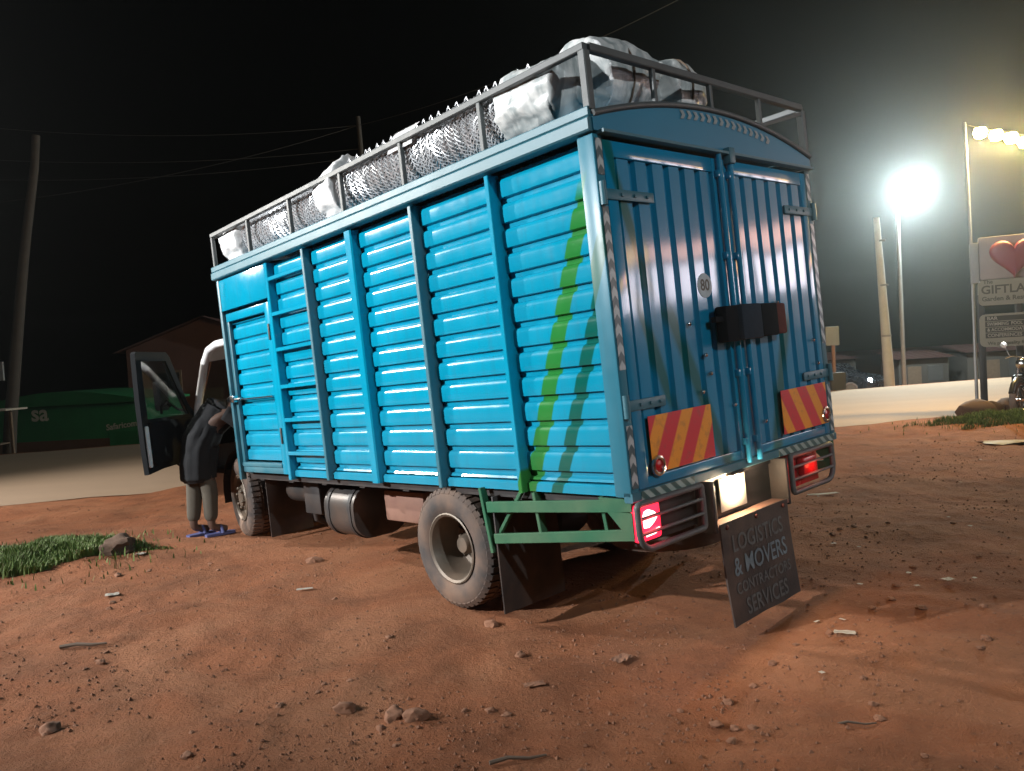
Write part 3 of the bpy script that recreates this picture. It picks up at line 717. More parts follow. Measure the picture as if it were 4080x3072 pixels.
def wheel(x, y, z, kind, flip, steer=0.0):
    r = (rim_rear() if kind != 'front' else rim_front())
    e = r.build('wheel', 'rim', truck, 35); e.location = (x, y, z + ZB); e.rotation_euler = (0, 0, steer + (pi if flip else 0))
    sub(tyre_mesh(), 'tyre', 'rubber', e, 35)
    hb = MB()
    if kind == 'rear':
        hb.lathe([(0.09, 0.072), (0.005, 0.060), (-0.012, 0.048), (-0.014, 0.0005)], 24, 'x')
        sub(hb, 'hub', 'rim', e, 35)
    for k in range(6):
        t = 2*pi*k/6 + 0.3; rr = 0.108 if kind == 'rear' else 0.09
        xb = 0.085 if kind == 'rear' else -0.088
        nb = MB().lathe([(xb + 0.012, 0.016), (xb - 0.022, 0.015), (xb - 0.03, 0.010), (xb - 0.03, 0.0005)], 6, 'x', (0, rr*math.cos(t), rr*math.sin(t)))
        sub(nb, 'wheel_nut', 'rim', e)
    nh = 5 if kind == 'rear' else 6
    for k in range(nh):
        t = 2*pi*(k + 0.5)/nh + 0.1; rr = 0.152
        xb = 0.0965 if kind == 'rear' else -0.034
        hl = MB()
        ring = [(rr*math.cos(t) + 0.026*math.cos(q)*math.cos(t) - 0.032*math.sin(q)*math.sin(t), rr*math.sin(t) + 0.026*math.cos(q)*math.sin(t) + 0.032*math.sin(q)*math.cos(t)) for q in [2*pi*j/14 for j in range(14)]]
        ring2 = [(rr*math.cos(t) + (a - rr*math.cos(t))*1.18, rr*math.sin(t) + (b_ - rr*math.sin(t))*1.18) for a, b_ in ring]
        n_ = 14
        hl.v = [(xb - 0.008, a, b_) for a, b_ in ring] + [(xb + 0.02, a, b_) for a, b_ in ring]
        hl.f = [(j, (j+1) % n_, n_ + (j+1) % n_, n_ + j) for j in range(n_)] + [tuple(range(n_, 2*n_))]
        sub(hl, 'hand_hole', 'black_metal', e)
        rg = MB(); rg.v = [(xb - 0.010, a, b_) for a, b_ in ring] + [(xb + 0.004, a, b_) for a, b_ in ring2]
        rg.f = [(j, (j+1) % n_, n_ + (j+1) % n_, n_ + j) for j in range(n_)]
        sub(rg, 'hand_hole_rim', 'rim', e, 50)
    return e
wheel(0.155, RY, RZ, 'rear', False); wheel(0.40, RY, RZ, 'inner', True)
wheel(W_ - 0.155, RY, RZ, 'rear', True); wheel(W_ - 0.40, RY, RZ, 'inner', False)
wheel(0.27, FY, FZ, 'front', False, R(-9)); wheel(W_ - 0.27, FY, FZ, 'front', True, R(-9))

# fuel tank, battery and brackets
def rrect(x0, x1, z0, z1, r, n=6):
    out = []
    for cx, cz, a0 in ((x1 - r, z1 - r, 0), (x0 + r, z1 - r, 90), (x0 + r, z0 + r, 180), (x1 - r, z0 + r, 270)):
        for k in range(n + 1):
            t = R(a0 + 90*k/n); out.append((cx + r*math.cos(t), cz + r*math.sin(t)))
    return out
tk = part(MB().prism(rrect(0.14, 0.62, -0.50, -0.10, 0.16), lambda u, v, d: (u, d, v), 2.80, 3.24), 'fuel_tank', 'tank', 40)
for y in (2.86, 3.18):
    sub(MB().prism(rrect(0.134, 0.63, -0.508, -0.093, 0.162), lambda u, v, d: (u, d, v), y - 0.018, y + 0.018), 'tank_strap', 'black_metal', tk, 40)
part(MB().cbox(0.30, 0.62, 2.12, 2.62, -0.36, -0.13, 0.02), 'tool_box', 'brown_box', 40, 'reddish brown steel box ahead of the rear wheel')
part(MB().cbox(0.22, 0.60, 3.45, 3.72, -0.36, -0.08, 0.015), 'battery_box', 'black_metal', 40)
at = MB().lathe([(3.80, 0.0005), (3.80, 0.08), (3.83, 0.11), (4.18, 0.11), (4.21, 0.08), (4.21, 0.0005)], 24, 'y', (0.40, 0, -0.20)); part(at, 'air_tank', 'tank', 40)
part(MB().tube([(0.40, 3.9, -0.31), (0.42, 3.9, -0.46), (0.5, 3.92, -0.50)], 0.035, 10), 'hose', 'black_metal', 40)
# spare wheel slung under the tail
sp_ = MB().lathe([(-hw, r) for hw, r in ((0.08, 0.22), (0.10, 0.28), (0.085, 0.35), (0.0, 0.365), (-0.085, 0.35), (-0.10, 0.28), (-0.08, 0.22))], 40, 'z', (1.05, 0.62, -0.40), close=True)
sw = part(sp_, 'spare_wheel', 'rubber', 40)
sub(MB().lathe([(0.08, 0.225), (0.02, 0.19), (0.0, 0.10), (0.0, 0.0005)], 30, 'z', (1.05, 0.62, -0.40)), 'rim', 'rim', sw, 40)
# mud flaps
part(MB().cbox(0.02, 0.52, 1.035, 1.047, -0.73, -0.05, 0.003), 'mud_flap', 'flap', 40)
part(MB().cbox(W_ - 0.52, W_ - 0.02, 1.035, 1.047, -0.68, -0.05, 0.003), 'mud_flap', 'flap', 40)
part(MB().cbox(0.20, 0.62, 4.385, 4.397, -0.62, -0.03, 0.003), 'mud_flap', 'flap', 40)
part(MB().cbox(W_ - 0.62, W_ - 0.20, 4.385, 4.397, -0.58, -0.03, 0.003), 'mud_flap', 'flap', 40)

# green side guards behind the rear wheel
def guard(f):
    def bar(a, b, w=0.05, h=0.024): return MB().bar((f(a[0]), a[1], a[2]), (f(b[0]), b[1], b[2]), h, w)
    part(bar((0.03, 1.13, -0.002), (0.03, 1.078, -0.375), 0.045), 'guard_post', 'green', 20)
    part(bar((0.022, 1.085, -0.112), (0.022, 0.03, -0.045), 0.062), 'guard_bar', 'green', 20)
    part(bar((0.022, 1.045, -0.292), (0.022, 0.02, -0.185), 0.056), 'guard_bar', 'green', 20)
    part(bar((0.05, 0.80, 0.0), (0.05, 1.065, -0.30), 0.022), 'guard_brace', 'green', 20)
    for y in (0.70, 0.22):
        part(bar((0.048, y, -0.012), (0.048, y - 0.025, -0.23), 0.048), 'guard_post', 'green', 20)
    # triangular gussets at the tail
    for z0, z1, k in ((-0.012, -0.072, 0), (-0.078, -0.20, 1)):
        mb = MB().prism([(0.015, z0), (0.22 - 0.05 * k, z0), (0.05, z1), (0.015, z1)], lambda u, v, d: (f(d), u, v), 0.006, 0.02)
        part(mb, 'gusset', 'green')
guard(lambda x: x); guard(lambda x: W_ - x)

# rear underrun frames with lamp clusters
def tail_frame(x0, x1, lit, inner):
    r = 0.085; z0, z1 = -0.255, -0.035; y = -0.03
    pts = []
    for cx, cz, a0 in ((x1 - 0.02, z1 - 0.02, 0), (x0 + 0.02, z1 - 0.02, 90), (x0 + (r if inner > 0 else 0.02), z0 + (r if inner > 0 else 0.02), 180), (x1 - (r if inner < 0 else 0.02), z0 + (r if inner < 0 else 0.02), 270)):
        rr = 0.02 if abs(cz - z1) < 0.03 else (r if (cx < (x0+x1)/2) == (inner > 0) else 0.02)
        for k in range(6):
            t = R(a0 + 90*k/5); pts.append((cx + rr*math.cos(t), y, cz + rr*math.sin(t)))
    pts.append(pts[0])
    fr = part(MB().tube(pts, 0.016, 8), 'tail_frame', 'grey_tube', 50)
    for z in (-0.105, -0.178):
        sub(MB().tube([(x0 + 0.01, y - 0.004, z), (x1 - 0.01, y - 0.004, z)], 0.009, 8), 'frame_bar', 'grey_tube', fr, 50)
    return fr
tail_frame(-0.005, 0.52, True, 1); tail_frame(1.44, 1.96, False, -1)
part(MB().cbox(0.05, 0.56, 0.04, 0.055, -0.25, -0.03, 0.004), 'bumper_plate', 'black_metal', 40)
part(MB().cbox(1.40, 1.90, 0.04, 0.055, -0.25, -0.03, 0.004), 'bumper_plate', 'red_dim', 40)
# left lamp cluster, lit
lamp = part(MB().cbox(0.012, 0.19, -0.016, 0.036, -0.225, -0.045, 0.02), 'tail_lamp', 'red_lens', 40, 'lit red tail lamp under the left rear corner')
sub(MB().prism([(0.045, -0.155), (0.042, -0.1), (0.055, -0.078), (0.085, -0.072), (0.12, -0.085), (0.155, -0.112), (0.12, -0.14), (0.08, -0.158)], lambda u, v, d: (u, d, v), -0.0225, -0.0175), 'lamp_core', 'red_core', lamp)
sub(MB().prism([(0.055, -0.198), (0.06, -0.18), (0.11, -0.178), (0.16, -0.17), (0.165, -0.182), (0.12, -0.196)], lambda u, v, d: (u, d, v), -0.0225, -0.0175), 'lamp_core', 'red_core', lamp)
lampR = part(MB().cbox(1.62, 1.80, -0.016, 0.036, -0.19, -0.075, 0.018), 'tail_lamp', 'red_dim', 40, 'red tail lamp under the right rear corner, seen past the frame bars')
def child_light(name, kind, loc, energy, color, size, par, rot=None, spot=None):
    ld = D.lights.new(name, kind); ld.energy = energy; ld.color = color
    if kind == 'AREA': ld.size = size
    else: ld.shadow_soft_size = size
    if spot: ld.spot_size = R(spot); ld.spot_blend = 0.6
    o = D.objects.new(name, ld); COL.objects.link(o); o.parent = par; o.location = loc
    if rot: o.rotation_euler = rot
    return o
child_light('tail_lamp_light', 'POINT', (0.10, -0.07, -0.13), 1.0, (1.0, 0.03, 0.06), 0.03, lamp)
child_light('tail_lamp_light', 'POINT', (1.71, -0.07, -0.13), 0.5, (1.0, 0.10, 0.05), 0.03, lampR)

# number plate recess, lit by its own lamp, and the long rubber flap below
part(MB().cbox(0.57, 1.38, 0.06, 0.075, -0.30, -0.032, 0.004), 'plate_recess', 'black_metal', 40)
for x in (0.585, 1.345): part(MB().cbox(x - 0.012, x + 0.012, -0.055, 0.058, -0.30, -0.032, 0.004), 'plate_recess', 'black_metal', 40)
part(MB().cbox(0.599, 1.331, -0.055, 0.058, -0.288, -0.268, 0.004), 'plate_ledge', 'brown_box', 40)
np_ = part(MB().cbox(0.77, 1.03, 0.030, 0.036, -0.235, -0.055, 0.004), 'number_plate', 'plate', 40, 'glaring number plate lit by its own lamp')
pl_l = part(MB().cbox(0.83, 0.97, -0.02, 0.03, -0.045, -0.028, 0.004), 'plate_lamp', 'black_metal', 40)
child_light('plate_lamp_light', 'POINT', (0.90, -0.008, -0.075), 20.0, (1.0, 0.72, 0.45), 0.02, pl_l)
def flap_y(x, z): return -0.057 - 0.030 * max(0.0, (-0.258 - z) / 0.534) ** 1.7 + 0.008 * nv(x * 3.0, z * 3.0, 2)
fb = MB(); nu, nw = 14, 12
for side in (0.005, -0.005):
    for j in range(nw + 1):
        for i in range(nu + 1):
            x, z = 0.602 + 0.693*i/nu, -0.258 - 0.534*j/nw
            z += 0.006*nv(x*5, 3.0) if j == nw else 0.0
            fb.v.append((x, flap_y(x, z) + side, z))
m_ = (nu+1)*(nw+1)
for o_ in (0, m_): fb.f += [(o_+j*(nu+1)+i, o_+j*(nu+1)+i+1, o_+(j+1)*(nu+1)+i+1, o_+(j+1)*(nu+1)+i) for j in range(nw) for i in range(nu)]
ring = [i for i in range(nu+1)] + [j*(nu+1)+nu for j in range(1, nw+1)] + [nw*(nu+1)+i for i in range(nu-1, -1, -1)] + [j*(nu+1) for j in range(nw-1, 0, -1)]
fb.f += [(ring[k], ring[(k+1) % len(ring)], ring[(k+1) % len(ring)] + m_, ring[k] + m_) for k in range(len(ring))]
flap = part(fb, 'rear_flap', 'flap', 40, 'long black rubber flap lettered LOGISTICS MOVERS hanging at the tail')
M['flap_pale'] = simple('worn_pale_lettering', (0.12, 0.16, 0.18), 0.7, var=0.7, scale=22)
M['flap_dim'] = simple('worn_dim_lettering', (0.085, 0.09, 0.088), 0.7, var=0.7, scale=22)
for x in (0.66, 0.95, 1.24): sub(MB().lathe([(-0.061, 0.013), (-0.070, 0.012), (-0.073, 0.006), (-0.0735, 0.0005)], 10, 'y', (x, 0.0, -0.285)), 'bolt', 'rust', flap, 40)
for tx, zz, sz, mm, sx in (('LOGISTICS', -0.385, 0.125, 'flap_dim', 1.0), ('& MOVERS', -0.508, 0.135, 'flap_pale', 0.98), ('CONTRACTORS', -0.618, 0.082, 'flap_dim', 1.05), ('SERVICES', -0.725, 0.12, 'flap_dim', 1.0)):
    text('flap_text', tx, mm, flap, sz, lambda u, v, d, zz=zz: Vector((0.95 + u * 0.88, flap_y(0.95 + u * 0.88, zz + v) - 0.0085 - d * 0.2, zz + v)), thick=0.002, sx=sx, bold=0.012)

# cab
CX0, CX1, CY0, CY1, CZ1 = 0.17, W_ - 0.17, 4.56, 6.12, 1.21
def cab_side(xf, xd):
    """one side: roof rail, pillars and sill as one bent frame"""
    mb = MB()
    mb.tube([(xd, 4.60, -0.02), (xd, 4.60, 1.08), (xd + 0.01 * xf, 4.66, 1.17), (xd + 0.02 * xf, 4.85, 1.205), (xd + 0.02 * xf, 5.12, 1.205), (xd + 0.015 * xf, 5.32, 1.165), (xd + 0.005 * xf, 5.44, 1.05), (xd, 5.74, 0.62), (xd, 5.82, 0.45), (xd, 5.82, -0.30)], 0.038, 10)
    return mb
cabp = part(cab_side(1, CX0 + 0.02), 'cab_pillar', 'white_paint', 60)
part(cab_side(-1, CX1 - 0.02), 'cab_pillar', 'white_paint', 60)
roofp = [(0.0, 0.0)]
mb = MB(); prof = [(4.57, 1.02), (4.60, 1.14), (4.70, 1.225), (4.95, 1.245), (5.20, 1.235), (5.36, 1.185), (5.46, 1.08)]
for y, z in prof:
    for k in range(9):
        x = CX0 + 0.01 + (CX1 - CX0 - 0.02) * k / 8; mb.v.append((x, y, z - 0.03 * (2 * k / 8 - 1) ** 4))
mb.f = [(j*9+i, j*9+i+1, (j+1)*9+i+1, (j+1)*9+i) for j in range(len(prof)-1) for i in range(8)]
part(mb, 'cab_roof', 'white_paint', 60)
part(MB().cbox(CX0, CX1, 4.54, 4.57, -0.05, 1.10, 0.01), 'cab_back_wall', 'white_paint', 40)
part(MB().cbox(CX0 + 0.04, CX1 - 0.04, 5.84, 6.12, -0.35, 0.55, 0.06), 'cab_front', 'white_paint', 40)
part(MB().box(CX0 + 0.03, CX1 - 0.03, 4.575, 5.84, -0.06, -0.02), 'cab_floor', 'dark_trim')
ws = MB(); ws.v = [(CX0 + 0.08, 5.86, 0.56), (CX1 - 0.08, 5.86, 0.56), (CX1 - 0.12, 5.47, 1.10), (CX0 + 0.12, 5.47, 1.10), (CX0 + 0.08, 5.865, 0.565), (CX1 - 0.08, 5.865, 0.565), (CX1 - 0.12, 5.475, 1.105), (CX0 + 0.12, 5.475, 1.105)]
ws.f = [(0, 1, 2, 3), (7, 6, 5, 4)]
part(ws, 'windscreen', 'glass')
part(MB().cbox(CX0 + 0.06, CX1 - 0.06, 5.50, 5.83, 0.22, 0.56, 0.05), 'dashboard', 'dark_trim', 40)
for x0 in (0.28, 1.15):
    se = part(MB().cbox(x0, x0 + 0.62, 4.68, 5.20, 0.12, 0.27, 0.05), 'seat', 'dark_trim', 40)
    sub(MB().cbox(x0 + 0.02, x0 + 0.60, 4.60, 4.72, 0.24, 0.80, 0.045), 'backrest', 'dark_trim', se, 40)
sw_ = MB(); sw_.tube([(1.46 + 0.20*math.cos(t), 5.42 + 0.08*math.sin(t), 0.55 + 0.18*math.sin(t)) for t in [2*pi*k/24 for k in range(25)]], 0.014, 8)
sw_.tube([(1.26, 5.42, 0.55), (1.46, 5.46, 0.53), (1.66, 5.42, 0.55)], 0.012, 8); sw_.tube([(1.46, 5.46, 0.53), (1.46, 5.60, 0.40)], 0.02, 8)
part(sw_, 'steering_wheel', 'dark_trim', 50)
part(MB().cbox(CX1 - 0.05, CX1 - 0.01, 4.64, 5.78, -0.28, 0.60, 0.015), 'cab_door', 'white_paint', 40)
# wheel arch and step behind the open door
mb = MB(); k = 14
for x in (CX0 + 0.02, 0.62):
    for j in range(k + 1):
        t = R(-10 + 200 * j / k); mb.v.append((x, FY + 0.455*math.cos(t), FZ + 0.455*math.sin(t)))
mb.f = [(j, j+1, k+2+j, k+1+j) for j in range(k)]
part(mb, 'wheel_arch', 'black_metal', 60)
part(MB().cbox(0.10, 0.45, 4.53, 4.62, 0.115, 0.150, 0.008), 'grab_step', 'white_paint', 40)

# the open cab door, hinged at the front pillar
HX, HY, ANG = CX0 - 0.005, 5.80, R(47)
def dpt(u, v, d):
    """u: distance from the hinge, v: height, d: thickness (+ = towards the inside)"""
    ux, uy = -math.sin(ANG), -math.cos(ANG); nx_, ny_ = math.cos(ANG), -math.sin(ANG)
    return (HX + ux*u + nx_*d, HY + uy*u + ny_*d, v)
outer = [(0.0, -0.30), (0.07, -0.30), (0.12, -0.18), (0.24, 0.0), (0.40, 0.09), (0.70, 0.085), (0.97, 0.06), (0.985, 0.30), (0.985, 0.75), (0.965, 1.165), (0.94, 1.185), (0.42, 1.185), (0.36, 1.14), (0.10, 0.66), (0.0, 0.58)]
hole = [(0.88, 0.56), (0.88, 1.10), (0.45, 1.10), (0.14, 0.62), (0.14, 0.56)]
cd = MB()
# panel below the window, then pillars around it
cd.prism([(0.0, -0.30), (0.07, -0.30), (0.12, -0.18), (0.24, 0.0), (0.40, 0.09), (0.70, 0.085), (0.97, 0.06), (0.985, 0.30), (0.985, 0.56), (0.0, 0.56)], dpt, -0.045, 0.0)
cd.prism([(0.88, 0.5601), (0.985, 0.5601), (0.985, 0.75), (0.965, 1.165), (0.94, 1.185), (0.88, 1.185)], dpt, -0.045, 0.0)
cd.prism([(0.8799, 1.10), (0.8799, 1.185), (0.42, 1.185), (0.36, 1.14), (0.44, 1.10)], dpt, -0.045, 0.0)
cd.prism([(0.4399, 1.0999), (0.3599, 1.1399), (0.10, 0.66), (0.0, 0.58), (0.0, 0.5601), (0.10, 0.5601), (0.15, 0.62)], dpt, -0.045, 0.0)
door = part(cd, 'cab_door', 'grey_trim', 30, 'open left cab door seen from inside')
sub(MB().prism([(0.02, -0.24), (0.06, -0.24), (0.13, -0.10), (0.25, 0.05), (0.40, 0.135), (0.86, 0.13), (0.90, 0.17), (0.90, 0.53), (0.02, 0.53)], dpt, 0.001, 0.030), 'door_trim', 'dark_trim', door, 30)
sub(MB().prism(rrect(0.905, 0.955, 0.12, 0.50, 0.02), dpt, 0.001, 0.012), 'door_edge', 'white_paint', door, 30)
sub(MB().prism([(0.89, 0.098), (0.93, 0.105), (0.905, 0.135), (0.60, 0.135), (0.42, 0.128), (0.42, 0.10)], dpt, 0.001, 0.009), 'door_edge', 'grey_trim', door, 30)
sub(MB().prism([(0.8799, 0.5602), (0.8799, 1.0999), (0.441, 1.0999), (0.151, 0.62), (0.101, 0.5602)], dpt, -0.026, -0.020), 'door_window', 'glass', door)
sub(MB().tube([dpt(0.72, 0.60, 0.05), dpt(0.74, 0.66, 0.06), dpt(0.62, 0.70, 0.06), dpt(0.55, 0.66, 0.05)], 0.014, 8), 'grab_handle', 'dark_trim', door, 50)
mr_ = MB(); mr_.prism(rrect(-0.06, 0.10, 0.62, 0.92, 0.04), lambda u, v, d: dpt(0.05 + u, v, -0.28 - d), -0.02, 0.05)
mo = sub(mr_, 'wing_mirror', 'dark_trim', door, 40)
sub(MB().tube([dpt(0.05, 0.75, -0.30), dpt(0.05, 0.62, -0.15), dpt(0.05, 0.58, -0.03)], 0.012, 8), 'mirror_arm', 'dark_trim', door, 50)

# ------------------------------------------------------------------ load on the roof rack (things of their own)
TQ = TR.to_quaternion()
def on_truck(name, base):
    o = empty(name); mw = TR.to_4x4(); mw.translation = TORG + TR @ Vector(base); o.matrix_world = mw; return o
def lumpy(axis_pts, radii, n=26, amp=0.16, freq=9.0, seed=0.0, pleat=0.0, sub_=6, crease=0.0):
    """bag-like sleeve along a line: pleated, dented"""
    P = [Vector(p) for p in axis_pts]; mb = MB(); rings = []
    K = (len(P) - 1) * sub_
    for i in range(K + 1):
        t = i / sub_; a = min(int(t), len(P) - 2); f = t - a
        p = P[a].lerp(P[a+1], f); r = radii[a] + (radii[a+1] - radii[a]) * (f*f*(3-2*f))
        d = (P[min(a+1, len(P)-1)] - P[a]).normalized(); u = d.orthogonal().normalized(); w = d.cross(u)
        for j in range(n):
            th = 2*pi*j/n
            q = u*math.cos(th) + w*math.sin(th)
            k = 1 + amp * nv(q.x*2 + seed, q.z*2 + p.y*freq*0.4, q.y*2 + seed) + amp*0.6 * nv(q.x*6 + seed, q.z*6 + p.y*freq, p.x*freq)
            if crease: k += crease * (abs(nv(q.x*3.1 + seed, q.y*3.1 + p.x*6, q.z*3.1 + p.y*6)) - 0.2 + 0.55*abs(nv(q.x*7 + seed, q.y*7 + p.x*13, q.z*7 + p.y*13)))
            k += pleat * math.sin(th * 11 + 3 * nv(th, t, seed)) * (1 - abs(2*i/K - 1))
            mb.v.append(p + q * max(0.004, r * k))
        rings.append(i)
    mb.f = [(i*n+j, i*n+(j+1) % n, (i+1)*n+(j+1) % n, (i+1)*n+j) for i in range(K) for j in range(n)] + [tuple(range(n-1, -1, -1)), tuple(K*n+j for j in range(n))]
    return mb
def net_roll(name, label, x, z, y0, y1, r, turns, seed, wraps, tags=()):
    o = on_truck(name, (x, y0, z)); L = y1 - y0; tag(o, label, 'wire roll', 'rolls of wire netting on the roof rack')
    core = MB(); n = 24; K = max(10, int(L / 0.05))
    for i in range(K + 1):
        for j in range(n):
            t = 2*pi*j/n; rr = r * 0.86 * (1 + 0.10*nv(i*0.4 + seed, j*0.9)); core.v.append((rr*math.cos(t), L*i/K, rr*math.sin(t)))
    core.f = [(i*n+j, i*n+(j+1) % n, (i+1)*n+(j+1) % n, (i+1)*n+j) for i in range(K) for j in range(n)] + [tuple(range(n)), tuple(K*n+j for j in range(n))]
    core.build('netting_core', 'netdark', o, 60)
    wires = MB(); H = 40
    for s in (1, -1):
        for h in range(H):
            pts = []; k2 = int(L / 0.035)
            for i in range(k2 + 1):
                t = s * turns * 2*pi * i/k2 + 2*pi*h/H
                rr = r * (0.98 + 0.015*nv(i*0.1 + h, seed, s)) + 0.008 * math.cos(pi * i + (0 if s > 0 else pi))
                pts.append((rr*math.cos(t), L*i/k2, rr*math.sin(t)))
            wires.tube(pts, 0.0042, 4, cap=False)
    # loose wire ends sticking up along the selvedge
    for q in range(int(L / 0.085)):
        y = 0.06 + q * 0.085 + 0.02 * nv(q, seed); t = pi/2 + 0.5 + 0.25 * nv(q * 1.3, seed)
        a = Vector((r*math.cos(t), y, r*math.sin(t))); b_ = a * 1.0; b_ += Vector((0.0, 0.012, 0.03 + 0.012*nv(q, 5)))
        wires.tube([a, b_, b_ + Vector((0, 0.02, -0.02))], 0.004, 4)
    w = wires.build('netting', 'galv', o, 60); w['kind'] = 'stuff'
    for kind, a, b_, ra, rb, m_ in wraps:
        lumpy([(0, a, 0), (0, a + (b_-a)*0.12, 0.0), (0, a + (b_-a)*0.5, 0.0), (0, a + (b_-a)*0.85, -0.01), (0, b_, -0.03)], [ra*0.55, ra, (ra+rb)/2*1.02, rb, rb*0.35], n=64, amp=0.10, sub_=12, seed=seed + a, pleat=0.03, crease=0.07).build(kind, m_, o, 180)
    for (ya, yb, t0, t1) in tags:
        p = MB(); kk = 5
        for yy in (ya, yb):
            for q in range(kk + 1):
                t = t0 + (t1 - t0)*q/kk; p.v.append(((r + 0.030)*math.cos(t), yy, (r + 0.030)*math.sin(t)))
        p.f = [(q, q+1, kk+2+q, kk+1+q) for q in range(kk)]
        p.build('paper_label', 'white_plastic', o, 60)
    return o
net_roll('wire_roll', 'roll of shiny wire netting with a white wrapped end, front of the roof rack', 0.235, 2.015, 2.42, 4.33, 0.165, 1.9, 3.0,
         [('end_wrap', 1.55, 2.02, 0.205, 0.19, 'white_plastic')])
net_roll('wire_roll', 'roll of shiny wire netting with a white paper label, middle of the roof rack', 0.225, 2.035, 0.42, 2.62, 0.185, 2.1, 11.0,
         [('end_wrap', 0.30, -0.22, 0.205, 0.185, 'grey_plastic'), ('end_wrap', 1.90, 2.28, 0.232, 0.20, 'white_plastic')],
         [(0.98, 1.24, R(128), R(172))])
net_roll('wire_roll', 'second row roll of wire netting lying behind the labelled one on the roof', 0.60, 2.05, 0.75, 4.2, 0.16, 3.0, 23.0, [])
def bale(name, label, base, pts, radii, seed, m_, m2=None):
    o = on_truck(name, base); tag(o, label, 'bundle', 'plastic wrapped bundles on the roof rack')
    lumpy(pts, radii, n=80, amp=0.09, freq=7, seed=seed, pleat=0.012, sub_=16, crease=0.07).build('plastic_wrap', m_, o, 180)
    lumpy([(p[0]*1.0, p[1], p[2]) for p in pts[:2]], [radii[0]*0.5, radii[1]*1.02], n=56, amp=0.07, seed=seed + 4, sub_=12, crease=0.06).build('end_wrap', 'white_plastic', o, 180)
    # rope round the middle
    c = Vector(pts[len(pts)//2]); r = max(radii) * 1.03
    MB().tube([c + Vector((r*math.cos(t)*0.25, r*math.cos(t), r*math.sin(t))) for t in [2*pi*k/20 for k in range(21)]], 0.006, 6).build('rope', 'stall_wood', o, 50)
    return o
bale('wrapped_bundle', 'large crumpled white plastic bundle at the rear corner of the roof rack', (0.30, 0.30, 1.85), [(-0.04, 0.0, 0.24), (0.02, 0.0, 0.25), (0.24, 0.0, 0.27), (0.42, 0.0, 0.26), (0.50, 0, 0.24)], [0.10, 0.205, 0.212, 0.195, 0.07], 2.0, 'grey_plastic')
bale('wrapped_bundle', 'smaller grey plastic bundle beside the large one, rear of the roof rack', (0.88, 0.30, 1.88), [(0.0, 0.0, 0.22), (0.05, 0.0, 0.23), (0.2, 0.0, 0.25), (0.33, 0.0, 0.24), (0.39, 0, 0.20)], [0.08, 0.18, 0.20, 0.18, 0.06], 8.0, 'grey_plastic')

# ------------------------------------------------------------------ person leaning into the cab
def skin_mesh(name, m, parent, joints, edges, root, sub_lv=2):
    """joints: name -> (pos, rx, ry)"""
    names = list(joints); me = D.meshes.new(name)
    me.from_pydata([joints[k][0] for k in names], [(names.index(a), names.index(b)) for a, b in edges], [])
    o = D.objects.new(name, me); COL.objects.link(o); o.parent = parent
    o.modifiers.new('skin', 'SKIN'); me.materials.append(M[m])
    for i, k in enumerate(names):
        sv = me.skin_vertices[0].data[i]; sv.radius = (joints[k][1], joints[k][2]); sv.use_root = (k == root)
    o.modifiers['skin'].use_smooth_shade = True
    sm = o.modifiers.new('smooth', 'SUBSURF'); sm.levels = sub_lv; sm.render_levels = sub_lv
    return o
pb = t2w(-0.10, 5.12, 0); pgz = ground_z(pb.x, pb.y)
person = empty('person', (pb.x, pb.y, pgz), math.atan2(TR[1][0], TR[0][0]))   # local x points into the cab
tag(person, 'person in a black jacket and grey trousers bending into the open cab', 'person')
J = {'pelvis': ((0.02, 0.05, 0.86), .135, .12), 'spine': ((0.10, 0.06, 1.00), .125, .115), 'chest': ((0.24, 0.08, 1.15), .145, .13), 'neck': ((0.38, 0.10, 1.24), .055, .055),
     'head0': ((0.44, 0.105, 1.27), .07, .075), 'head1': ((0.53, 0.11, 1.31), .082, .095), 'head2': ((0.60, 0.11, 1.33), .06, .07),
     'hipL': ((-0.02, 0.11, 0.80), .095, .095), 'kneeL': ((-0.02, 0.105, 0.47), .062, .062), 'ankL': ((-0.06, 0.10, 0.085), .04, .04), 'toeL': ((0.10, 0.12, 0.045), .036, .028),
     'hipR': ((0.02, -0.02, 0.80), .095, .095), 'kneeR': ((0.07, -0.03, 0.47), .062, .062), 'ankR': ((0.06, -0.04, 0.085), .04, .04), 'toeR': ((0.21, -0.05, 0.045), .036, .028),
     'shL': ((0.30, 0.26, 1.16), .065, .065), 'elL': ((0.50, 0.36, 1.02), .046, .046), 'wrL': ((0.74, 0.36, 1.05), .03, .03), 'paL': ((0.82, 0.36, 1.055), .038, .018),
     'shR': ((0.30, -0.11, 1.16), .065, .065), 'elR': ((0.47, -0.20, 0.98), .046, .046), 'wrR': ((0.70, -0.16, 0.98), .03, .03), 'paR': ((0.78, -0.15, 0.98), .038, .018)}
E_ = [('pelvis', 'spine'), ('spine', 'chest'), ('chest', 'neck'), ('neck', 'head0'), ('head0', 'head1'), ('head1', 'head2'), ('pelvis', 'hipL'), ('hipL', 'kneeL'), ('kneeL', 'ankL'), ('ankL', 'toeL'),
      ('pelvis', 'hipR'), ('hipR', 'kneeR'), ('kneeR', 'ankR'), ('ankR', 'toeR'), ('chest', 'shL'), ('shL', 'elL'), ('elL', 'wrL'), ('wrL', 'paL'), ('chest', 'shR'), ('shR', 'elR'), ('elR', 'wrR'), ('wrR', 'paR')]
